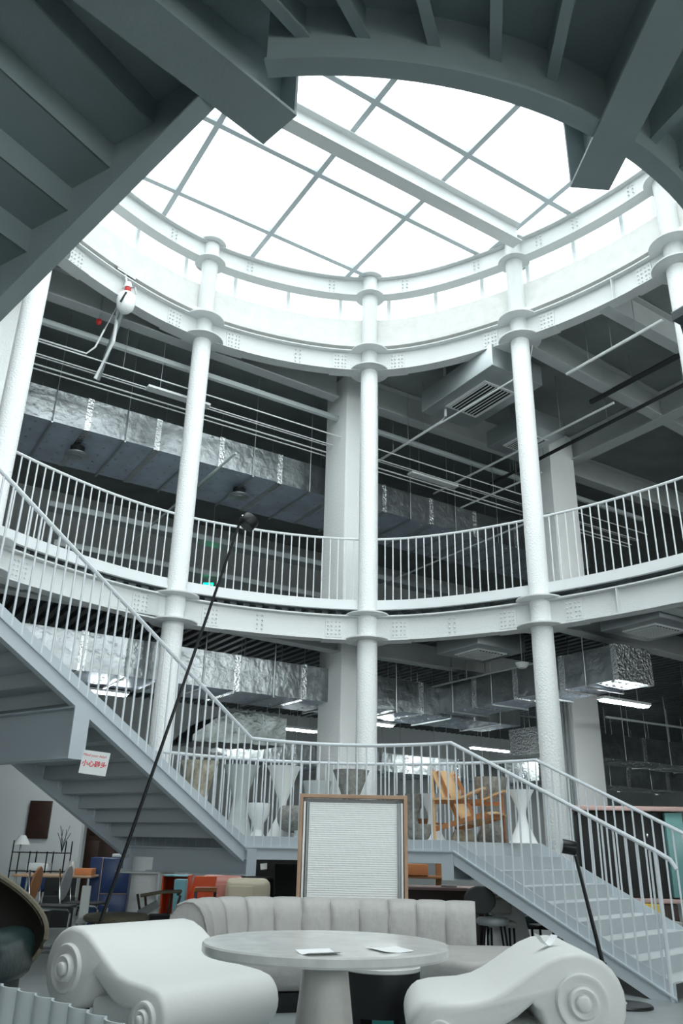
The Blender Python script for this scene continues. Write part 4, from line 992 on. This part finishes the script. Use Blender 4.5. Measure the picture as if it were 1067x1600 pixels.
# dark glazed cabinet at the right
cb = boxes('display_cabinet', 'dark framed display cabinet with a pinkish top and green glass side', 'cabinet', (4.62, 13.7, 0), math.radians(-8), [
    ('top_board', (0, 0, 1.80), (1.75, .75, .07), 'pink_top'), ('carcass', (-.10, .05, 1.15), (1.30, .5, 1.22), 'black_matte'), ('base_board', (0, 0, .50), (1.5, .7, .06), 'pink_top'), ('plinth', (0, 0, .23), (1.2, .5, .46), 'walnut_dark'),
    ('glass_side', (.68, -.05, 1.15), (.26, .55, 1.2), 'teal_glass'), ('hinge', (.28, -.21, 1.42), (.03, .03, .07), 'chrome'), ('hinge', (.28, -.21, .85), (.03, .03, .07), 'chrome')])
bx = MB().rbox((0, 0, .1), (.22, .2, .2), .01).build('yellow_case', M['yellow']); bx.location = (4.30, 12.0, .33); tag(bx, 'yellow case on a low stand right of the stair', 'case')
bx = MB().rbox((0, 0, .165), (.5, .4, .33), .01).build('low_stand', M['stone_grey']); bx.location = (4.35, 12.0, 0); tag(bx, 'low grey stand carrying the yellow case', 'stand')
# pipes up the right concrete column
for k in range(5):
    p = Vector((4.45, 15.55, 0)) - E1 * .42 + E2 * (-.32 + k * .085)
    o = MB().tube([(p.x, p.y, 0), (p.x, p.y, 4.48)], .022, 8).build('conduit', M['pipe_grey']); tag(o, '%s grey vertical conduit on the side of the right square column' % ('nearest', 'second', 'middle', 'fourth', 'farthest')[k], 'pipe', 'conduits beside the right column')

# ------------------------------------------------------------------ ceiling services
def foil_duct(label, a, d, n, L, wd, z0, z1, seg=1.2, pins=True, dm='foil', bm='foil_blue_reflect'):
    # a: near bottom corner start; d: run; n: across; one box per section with taped joints
    t = thing('foil_duct', label, 'duct', (a[0], a[1], z0), world=True); a = Vector((*a, 0)); k = 0; pos = 0
    rz = math.atan2(d.y, d.x)
    while pos < L - .05:
        l_ = min(seg, L - pos); c = a + d * (pos + l_ / 2) + n * (wd / 2); jit = random.uniform(-.008, .008)
        mb = MB(); nx, nz = 8, 5
        # side faces slightly rumpled
        def face(o_, ux, uy, W_, H_, nu, nv, nrm):
            base = len(mb.v)
            for i in range(nu + 1):
                for j in range(nv + 1):
                    e_ = 0 if i in (0, nu) or j in (0, nv) else random.uniform(-.007, .007)
                    mb.v.append(tuple(o_ + ux * (W_ * i / nu) + uy * (H_ * j / nv) + nrm * e_))
            for i in range(nu):
                for j in range(nv):
                    q = base + i * (nv + 1) + j; mb.f.append((q, q + nv + 1, q + nv + 2, q + 1))
        o0 = a + d * pos + Vector((0, 0, z0 + jit)); Z_ = Vector((0, 0, 1))
        face(o0, d, Z_, l_, z1 - z0, nx, nz, -n); mb.build('duct_side', M[dm], t, 60)
        mb = MB(); face(o0 + n * wd, d, Z_, l_, z1 - z0, nx, nz, n); mb.build('duct_side', M[dm], t, 60)
        mb = MB(); face(o0, d, n, l_, wd, nx, 8, -Z_); mb.build('duct_bottom', M[bm], t, 60)
        mb = MB(); face(o0 + Z_ * (z1 - z0), d, n, l_, wd, 1, 1, Z_); mb.build('duct_top', M[bm], t, 60)
        for q in (o0, o0 + d * l_): e_ = MB(); e_.add([q, q + n * wd, q + n * wd + Z_ * (z1 - z0), q + Z_ * (z1 - z0)], [(0, 1, 2, 3)]).build('duct_end', M[dm], t, 0)
        # hanger straps either side
        top_ = 9.45 if z0 > 5 else 4.49
        for nn_ in (-.03, wd + .03):
            hp = a + d * (pos + l_ * .55) + n * nn_; MB().tube([(hp.x, hp.y, z0 - .03), (hp.x, hp.y, top_)], .008, 5).build('hanger_rod', M['galvanised'], t)
        hb = a + d * (pos + l_ * .55) + n * (wd / 2); MB().box((hb.x, hb.y, z0 - .03), (.03, wd + .08, .025), rz).build('hanger_bar', M['galvanised'], t, 0)
        # tape band
        b0 = a + d * (pos + .02) + n * (wd / 2); MB().box((b0.x, b0.y, (z0 + z1) / 2 + jit), (.10, wd + .02, z1 - z0 + .02), rz).build('tape_band', M['tape'], t, 0)
        if pins:
            pb = MB()
            for i in range(4):
                for j in range(5):
                    q = o0 + d * (l_ * (i + .5) / 4 + random.uniform(-.03, .03)) + n * (wd * (j + .5) / 5); pb.lathe([(.022, -.012), (.022, 0)], q, 6)
            pb.build('insulation_pins', M['galvanised'], t)['kind'] = 'stuff'
        pos += l_
    return t
foil_duct('large silver foil duct running under the upper ceiling', (-5.09 - 2.6 * E1.x, 11.2 - 2.6 * E1.y), E1, E2, 15.6, 1.60, 7.40, 7.98)
foil_duct('silver foil duct under the balcony floor, left of the middle column', (-3.79 - 3.4 * E1.x, 11.13 - 3.4 * E1.y), E1, E2, 12.0, 1.1, 3.35, 3.90)
foil_duct('silver foil duct ending in a square end, right of the middle column', (3.93, 11.29), E2, E1, 5.2, .74, 3.40, 3.90, 1.0)
foil_duct('low silver duct far behind the landing on the right', (4.2, 16.6), E1, E2, 9, 1.0, 3.0, 3.5, 1.5, True, 'foil', 'foil')
foil_duct('second low silver duct far behind on the right, lower down', (4.6, 19.0), E1, E2, 10, 1.0, 2.65, 3.1, 1.5, True, 'foil', 'foil')
foil_duct('flat wide silver duct far behind the landing', (-2.2, 17.0), E1, E2, 9, 1.3, 2.75, 3.15, 1.5)
# bulging duct elbow behind the landing
t = thing('duct_elbow', 'bulging foil wrapped duct elbow above the left planters', 'duct', (-1.9, 13.9, 3.0), world=True)
P = catmull([(-2.35, 2.74), (-2.15, 2.92), (-1.9, 3.08), (-1.5, 3.18), (-1.1, 3.12), (-.85, 3.10)], 5, False)
vv = []
for p in P:
    for q, zz in ((0, 2.70), (0, p.y + .05), (.9, p.y + .05), (.9, 2.70)):
        v = Vector((p.x, 13.4, zz)) + E2 * q + Vector((0, .25 * (p.x + 3), 0)); vv.append((v.x, v.y, v.z + random.uniform(-.015, .015)))
f = []
for i in range(len(P) - 1):
    k = 4 * i; f += [(k + j, k + (j + 1) % 4, k + 4 + (j + 1) % 4, k + 4 + j) for j in range(4)]
f += [(0, 1, 2, 3), tuple(4 * (len(P) - 1) + j for j in (3, 2, 1, 0))]
MB().add(vv, f).build('elbow', M['foil_dark'], t, 60)
for hx, hy in ((-1.7, 14.0), (-1.0, 14.2)): MB().tube([(hx, hy, 3.0), (hx, hy, 4.49)], .008, 5).build('hanger_rod', M['galvanised'], t)
# ceiling beams of the upper floor (steel, along the grid)
def ceil_beam(label, a, b_, wd, z0, z1):
    a, b_ = Vector((*a, z0)), Vector((*b_, z0)); t = thing('ceiling_beam', label, 'beam', tuple((a + b_) / 2), world=True, group='steel beams under the upper ceiling')
    MB().beam(a, b_, wd, .02, off=(0, .01)).build('bottom_flange', M['beam_grey'], t, 0); MB().beam(a, b_, .016, z1 - z0 - .04, off=(0, (z1 - z0) / 2)).build('web', M['beam_grey'], t, 0)
    MB().beam(a, b_, wd, .02, off=(0, z1 - z0 - .01)).build('top_flange', M['beam_grey'], t, 0)
ceil_beam('grey ceiling beam from the left edge to the middle square column', (-6.2, 9.2), (-.15, 13.15), .22, 8.92, 9.45)
ceil_beam('grey ceiling beam from the middle to the right square column', (.45, 13.4), (4.2, 15.65), .26, 8.90, 9.45)
ceil_beam('grey ceiling beam from the right square column towards the viewer', (4.75, 15.9), (8.6, 9.8), .30, 8.90, 9.45)
ceil_beam('grey ceiling beam starting at the right slender column', (3.05, 11.35), (9.5, 16.1), .22, 8.92, 9.45)
ceil_beam('grey ceiling beam right of the right slender column', (4.0, 10.25), (9.5, 13.9), .20, 8.92, 9.45)
ceil_beam('grey ceiling beam behind the right square column', (4.7, 16.0), (10.5, 19.6), .26, 8.90, 9.45)
ceil_beam('grey ceiling beam beyond the big duct', (-4.0, 15.4), (6.0, 21.6), .26, 8.90, 9.45)
def low_beam(label, a, b_, z0=4.12):
    a, b_ = Vector((*a, z0)), Vector((*b_, z0)); t = thing('ceiling_beam', label, 'beam', tuple((a + b_) / 2), world=True, group='steel beams under the balcony floor')
    MB().beam(a, b_, .22, .02, off=(0, .01)).build('bottom_flange', M['beam_grey'], t, 0); MB().beam(a, b_, .016, .35, off=(0, .195)).build('web', M['beam_grey'], t, 0)
low_beam('white beam under the balcony floor left of the middle column', (-2.2, 11.55), (.0, 13.2))
low_beam('white beam under the balcony floor right of the middle column', (.5, 13.45), (4.2, 15.6))
low_beam('white beam under the balcony floor at the right column', (3.1, 11.3), (9.0, 15.4))
low_beam('white beam under the balcony floor at the left column', (-4.6, 9.9), (-2.6, 11.2))
low_beam('pale beam under the balcony floor at the right edge', (4.3, 10.2), (9.5, 13.6))

def pipe(label, pts, r, m, grp, hang=None):
    t = thing('ceiling_pipe', label, 'pipe', pts[0], world=True, group=grp); 
    segs = [pts]
    for cc, hs in (((.17, 13.55), .37), ((4.45, 15.55), .37), ((-5.15, 10.05), .385)):     # the run stops either side of a concrete column it meets
        new = []
        for sg_ in segs:
            if len(sg_) == 2:
                a_, b_ = Vector(sg_[0]), Vector(sg_[1]); d_ = (b_ - a_).normalized(); v_ = Vector((cc[0], cc[1], a_.z)) - a_; tc = v_.dot(d_); pd_ = (v_ - d_ * tc).length
                if pd_ < hs and 0 < tc < (b_ - a_).length:
                    if tc - hs > .1: new.append([tuple(a_), tuple(a_ + d_ * (tc - hs))])
                    if (b_ - a_).length - tc - hs > .1: new.append([tuple(a_ + d_ * (tc + hs)), tuple(b_)])
                    continue
            new.append(sg_)
        segs = new
    for sg_ in segs: MB().tube(sg_, r, 8).build('pipe_run', M[m], t)
    if hang:
        n = 4
        for k in range(1, n):
            p = Vector(pts[0]).lerp(Vector(pts[-1]), k / n); MB().tube([p, (p.x, p.y, hang)], .006, 5).build('hanger_rod', M['galvanised'], t)
UP = 'pipes under the upper ceiling'
def e1run(p, L0, L1, z): a = Vector((*p, 0)); return [tuple(a + E1 * L0 + Vector((0, 0, z))), tuple(a + E1 * L1 + Vector((0, 0, z)))]
def e2run(p, L0, L1, z): a = Vector((*p, 0)); return [tuple(a + E2 * L0 + Vector((0, 0, z))), tuple(a + E2 * L1 + Vector((0, 0, z)))]
pipe('thick grey pipe above the foil duct', e1run((-4.64, 10.48), -3, 14, 8.60), .06, 'pipe_grey', UP, 9.45)
pipe('upper thin white conduit above the foil duct', e1run((-4.60, 10.35), -3, 14, 8.15), .012, 'pipe_white', UP, 9.45)
pipe('second thin white conduit above the foil duct', e1run((-4.72, 10.60), -3, 14, 8.10), .011, 'pipe_white', UP)
pipe('third thin white conduit above the foil duct', e1run((-4.74, 10.67), -3, 14, 8.10), .011, 'pipe_white', UP)
pipe('fourth thin white conduit above the foil duct', e1run((-4.84, 10.80), -3, 14, 8.05), .014, 'pipe_white', UP)
pipe('lowest thin conduit just over the foil duct', e1run((-4.88, 10.90), -3, 14, 8.03), .012, 'pipe_white', UP)
pipe('sprinkler pipe crossing right of the middle column, lower run', [(.73, 14.55, 8.35), (1.77, 12.91, 8.35)], .024, 'pipe_white', UP, 9.45)
pipe('sprinkler drop right of the middle column, red ringed', [(1.77, 12.91, 8.35), (1.85, 12.78, 8.40), (1.86, 12.77, 9.45)], .024, 'pipe_white', UP)
pipe('sprinkler pipe passing under the air conditioner', [(1.77, 12.91, 8.33), (2.78, 11.40, 8.33), (3.05, 11.28, 8.6), (3.12, 11.25, 8.93)], .016, 'pipe_white', UP)
pipe('sprinkler pipe behind the right slender column', [(2.0, 16.0, 8.3), (4.64, 12.0, 8.3)], .022, 'pipe_white', UP, 9.45)
pipe('sprinkler pipe right of the right slender column', [(3.70, 11.45, 8.5), (4.72, 9.92, 8.5)], .026, 'pipe_white', UP, 9.45)
pipe('sprinkler pipe far behind the right slender column', [(2.4, 16.3, 8.0), (3.9, 14.2, 8.0)], .02, 'pipe_white', UP, 9.45)
pipe('black pipe at the upper right', [(3.2, 15.9, 8.5), (6.6, 10.3, 8.5)], .035, 'pipe_dark', UP, 9.45)
pipe('black pipe higher at the upper right', [(4.6, 13.0, 8.9), (6.6, 9.9, 8.9)], .05, 'pipe_dark', UP, 9.45)
pipe('thin sprinkler pipe seen through the balcony bars at the left', e2run((-3.2, 13.4), -3.0, 2.5, 6.6), .02, 'pipe_grey', UP)
pipe('thin sprinkler pipe seen through the balcony bars at the right', e2run((1.8, 16.2), -3.6, 2.6, 6.7), .02, 'pipe_grey', UP)
LO = 'pipes under the balcony floor'
pipe('sprinkler pipe under the balcony floor, right', e2run((2.4, 15.2), -4.0, 4, 3.55), .018, 'pipe_grey', LO, 4.5)
pipe('red tipped sprinkler pipe under the balcony floor', e2run((1.3, 15.2), -3.6, 4, 3.85), .016, 'pipe_grey', LO, 4.5)
pipe('long conduit under the balcony floor, far right', e1run((4.6, 14.0), 0, 9, 3.3), .02, 'pipe_grey', LO, 4.5)
pipe('long conduit under the balcony floor, left', e1run((-5.0, 12.6), 0, 12, 3.95), .02, 'pipe_grey', LO, 4.5)
# far clutter: dark cable trays behind the balcony bars
for k, (x, y, z, w_, lab) in enumerate(((-5.5, 13.9, 6.9, .30, 'dark cable tray behind the balcony bars, nearest'), (-5.8, 15.2, 6.6, .35, 'dark cable tray behind the balcony bars, middle one'), (-5.8, 16.6, 6.9, .5, 'dark cable tray behind the balcony bars, farthest'))):
    a = Vector((x, y, z)); t = thing('cable_tray', lab, 'cable tray', tuple(a), world=True, group='cable trays upstairs')
    MB().beam(a, a + E1 * 16, w_, .02).beam(a + E2 * w_ / 2, a + E2 * w_ / 2 + E1 * 16, .015, .1, off=(0, .05)).beam(a - E2 * w_ / 2, a - E2 * w_ / 2 + E1 * 16, .015, .1, off=(0, .05)).build('tray', M['galvanised'], t, 0)

# strip lights
def strip_light(label, a, b_, on, grp, top):
    a, b_ = Vector(a), Vector(b_); d = (b_ - a).normalized(); t = thing('strip_light', label, 'light', tuple((a + b_) / 2), world=True, group=grp)
    MB().beam(a, b_, .16, .04).build('housing', M['diffuser_white'], t, 0)
    if on: MB().beam(a + d * .03, b_ - d * .03, .10, .025, off=(0, -.034)).build('tube', M['tube_glow'], t, 0)
    for u in (.2, .8): p = a.lerp(b_, u); MB().tube([p, (p.x, p.y, top)], .005, 5).build('hanger_rod', M['galvanised'], t)
strip_light('unlit white strip light by the left slender column upstairs', (-3.21, 11.33, 8.0), (-2.29, 11.91, 8.0), False, 'unlit strip lights upstairs', 9.45)
strip_light('unlit white strip light right of the middle column upstairs', (1.33, 14.35, 8.0), (2.33, 14.98, 8.0), False, 'unlit strip lights upstairs', 9.45)
LG = 'glowing strip lights downstairs'
for lab, a, b_ in (('glowing strip light at the far left behind the stair bars', (-3.82, 12.37), (-3.28, 12.74)), ('glowing strip light just left of the middle column', (-1.05, 16.16), (-.40, 16.6)),
                   ('glowing strip light just right of the middle column', (.62, 15.2), (1.05, 15.5)), ('glowing strip light beyond the landing rail corner', (3.01, 18.64), (3.99, 19.3)),
                   ('brightest strip light, hanging right of the right column', (3.94, 12.17), (4.85, 12.74)), ('glowing strip light above the left planters', (-3.14, 17.4), (-2.25, 17.95)),
                   ('small glowing strip light at the far right', (8.4, 24.0), (9.4, 24.6)), ('glowing strip light behind the lower flight rail', (4.6, 22.2), (5.5, 22.8))):
    strip_light(lab, (*a, 3.3), (*b_, 3.3), True, LG, 4.5)
# air conditioner cassettes
def cassette(label, c, z, rz, sx, sy, h, m='galvanised', box=True):
    t = thing('air_conditioner', label, 'air conditioner', (c[0], c[1], z), rz, 'ceiling air conditioners')
    if box: MB().rbox((0, 0, h / 2), (sx, sy, h), .01).build('casing', M[m], t)
    MB().box((0, 0, -.012), (sx * .55, sy * .62, .02)).build('grille_frame', M['diffuser_white'], t, 0)
    g_ = MB(); nsl = 9
    for k in range(nsl): g_.box((0, -sy * .25 + sy * .5 * k / (nsl - 1), -.03), (sx * .5, .012, .022), 0, Matrix.Rotation(.6, 3, 'X'))
    for k in range(nsl):
        MB().box((0, -sy * .25 + sy * .5 * k / (nsl - 1), -.03), (sx * .5, .014, .020), 0, Matrix.Rotation(.6, 3, 'X')).build('slat', M['diffuser_white'], t, 0)
    MB().box((0, 0, -.023), (sx * .5, sy * .52, .002)).build('grille_back', M['dark_void'], t, 0)
    return t
cassette('grey boxed ceiling unit with a slatted grille, left of the right column', (2.42, 12.40), 8.55, GA + PI / 2, 1.9, 1.15, .42)
cassette('second ceiling unit with a square grille behind the right column', (3.55, 13.9), 8.5, GA + PI / 2, 1.2, .9, .36)
cassette('ceiling diffuser under the balcony floor, left of the right column', (2.28, 12.75), 4.06, GA + PI / 2, 1.0, 1.0, .28)
cassette('ceiling diffuser under the balcony floor, right of the right column', (4.42, 11.05), 4.06, GA + PI / 2, 1.0, 1.0, .28)
sd = thing('smoke_detector', 'white domed detector under the balcony floor by the right column', 'detector', (2.75, 11.95, 3.72)); MB().lathe([(.001, -.05), (.06, -.045), (.09, 0), (.10, .03), (.001, .03)], n=20).build('dome', M['diffuser_white'], sd, 50)
MB().tube([(0, 0, .03), (0, 0, .78)], .008, 6).build('hanger_rod', M['galvanised'], sd)
# round diffusers under the big duct
for lab, p in (('round ceiling diffuser under the big duct at the left', (-4.55, 12.35)), ('round ceiling diffuser under the big duct right of the left column', (-1.95, 13.95))):
    t = thing('round_diffuser', lab, 'diffuser', (p[0], p[1], 7.22), group='round diffusers under the big duct')
    MB().lathe([(.17, .0), (.20, .02), (.20, .035), (.12, .05)], n=28).build('outer_ring', M['galvanised'], t); MB().lathe([(.12, .05), (.12, .17)], n=20).build('neck', M['dark_void'], t); MB().lathe([(.001, -.02), (.10, -.01), (.11, .0), (.001, .0)], n=24).build('centre_disc', M['galvanised'], t)
# green exit sign seen through the balcony bars
ex = thing('exit_sign', 'small green exit sign seen through the balcony bars', 'sign', (-2.9, 17.0, 6.40), 0)
MB().box((0, 0, 0), (.22, .03, .15)).build('panel', M['exit_green'], ex, 0)
MB().add([(-.09, -.017, 0), (-.05, -.017, .035), (-.05, -.017, .012), (.0, -.017, .012), (.0, -.017, -.012), (-.05, -.017, -.012), (-.05, -.017, -.035)], [(0, 1, 2, 3, 4, 5, 6)]).build('arrow', M['exit_white'], ex, 0)
MB().box((.06, -.017, 0), (.055, .002, .09)).build('door_symbol', M['exit_white'], ex, 0)
MB().tube([(0, 0, .075), (0, 0, 2.9)], .006, 5).build('hanger_rod', M['galvanised'], ex)
# projector / water cannon bracket at the roof beam
pj = thing('fire_monitor', 'white bulbous fire nozzle with a black stripe hanging from the roof beam', 'fire nozzle', (-3.40, 10.24, 8.86))
MB().lathe([(.001, -.20), (.07, -.19), (.125, -.12), (.145, 0), (.13, .10), (.08, .155), (.06, .16)], n=28).build('housing', M['projector_white'], pj, 50)
MB().lathe([(.045, .15), (.05, .20), (.05, .25), (.03, .28)], n=18).build('neck', M['red_paint'], pj); MB().lathe([(.055, .26), (.06, .30), (.04, .36), (.001, .37)], n=18).build('cap', M['projector_white'], pj, 50)
MB().tube([(-.02, .02, .3), (-.05, .02, .42), (-.08, .02, .53)], .018, 8).build('mount_pipe', M['pipe_white'], pj)
MB().tube([(.05, 0, .27), (.12, -.02, .25), (.14, 0, .14)], .012, 8).build('hose', M['galvanised'], pj)
MB().rbox((.0, -.142, -.02), (.03, .02, .2), .006, 0, Matrix.Rotation(.35, 3, 'Y')).build('stripe', M['black_matte'], pj)
MB().box((-.09, .03, .535), (.34, .10, .03), math.radians(50)).build('mount_plate', M['galvanised'], pj, 0)
for lab, pts, r, m in (('grey bracket strut below the fire nozzle', [(-3.50, 10.45, 8.85), (-3.95, 11.1, 7.98)], .04, 'galvanised'), ('white bent conduit below the fire nozzle', [(-3.55, 10.34, 8.86), (-3.70, 10.34, 8.40), (-3.80, 10.36, 8.10), (-3.92, 10.36, 7.98), (-4.7, 10.3, 8.2)], .014, 'pipe_white'), ('white drop pipe right of the fire nozzle', [(-3.60, 10.54, 9.0), (-3.60, 10.54, 8.33), (-3.85, 10.7, 7.75)], .028, 'pipe_white')):
    pipe(lab, pts, r, m, 'brackets at the fire nozzle')
vb = MB().sphere((0, 0, 0), .05, 10, 6, (1, .7, 1.3)).build('red_valve', M['red_paint']); vb.location = (-3.91, 10.64, 8.76); tag(vb, 'small red valve below the fire nozzle', 'valve')
pipe('short upright carrying the red valve', [(-3.91, 10.64, 8.82), (-3.91, 10.64, 9.45)], .01, 'galvanised', 'brackets at the fire nozzle')
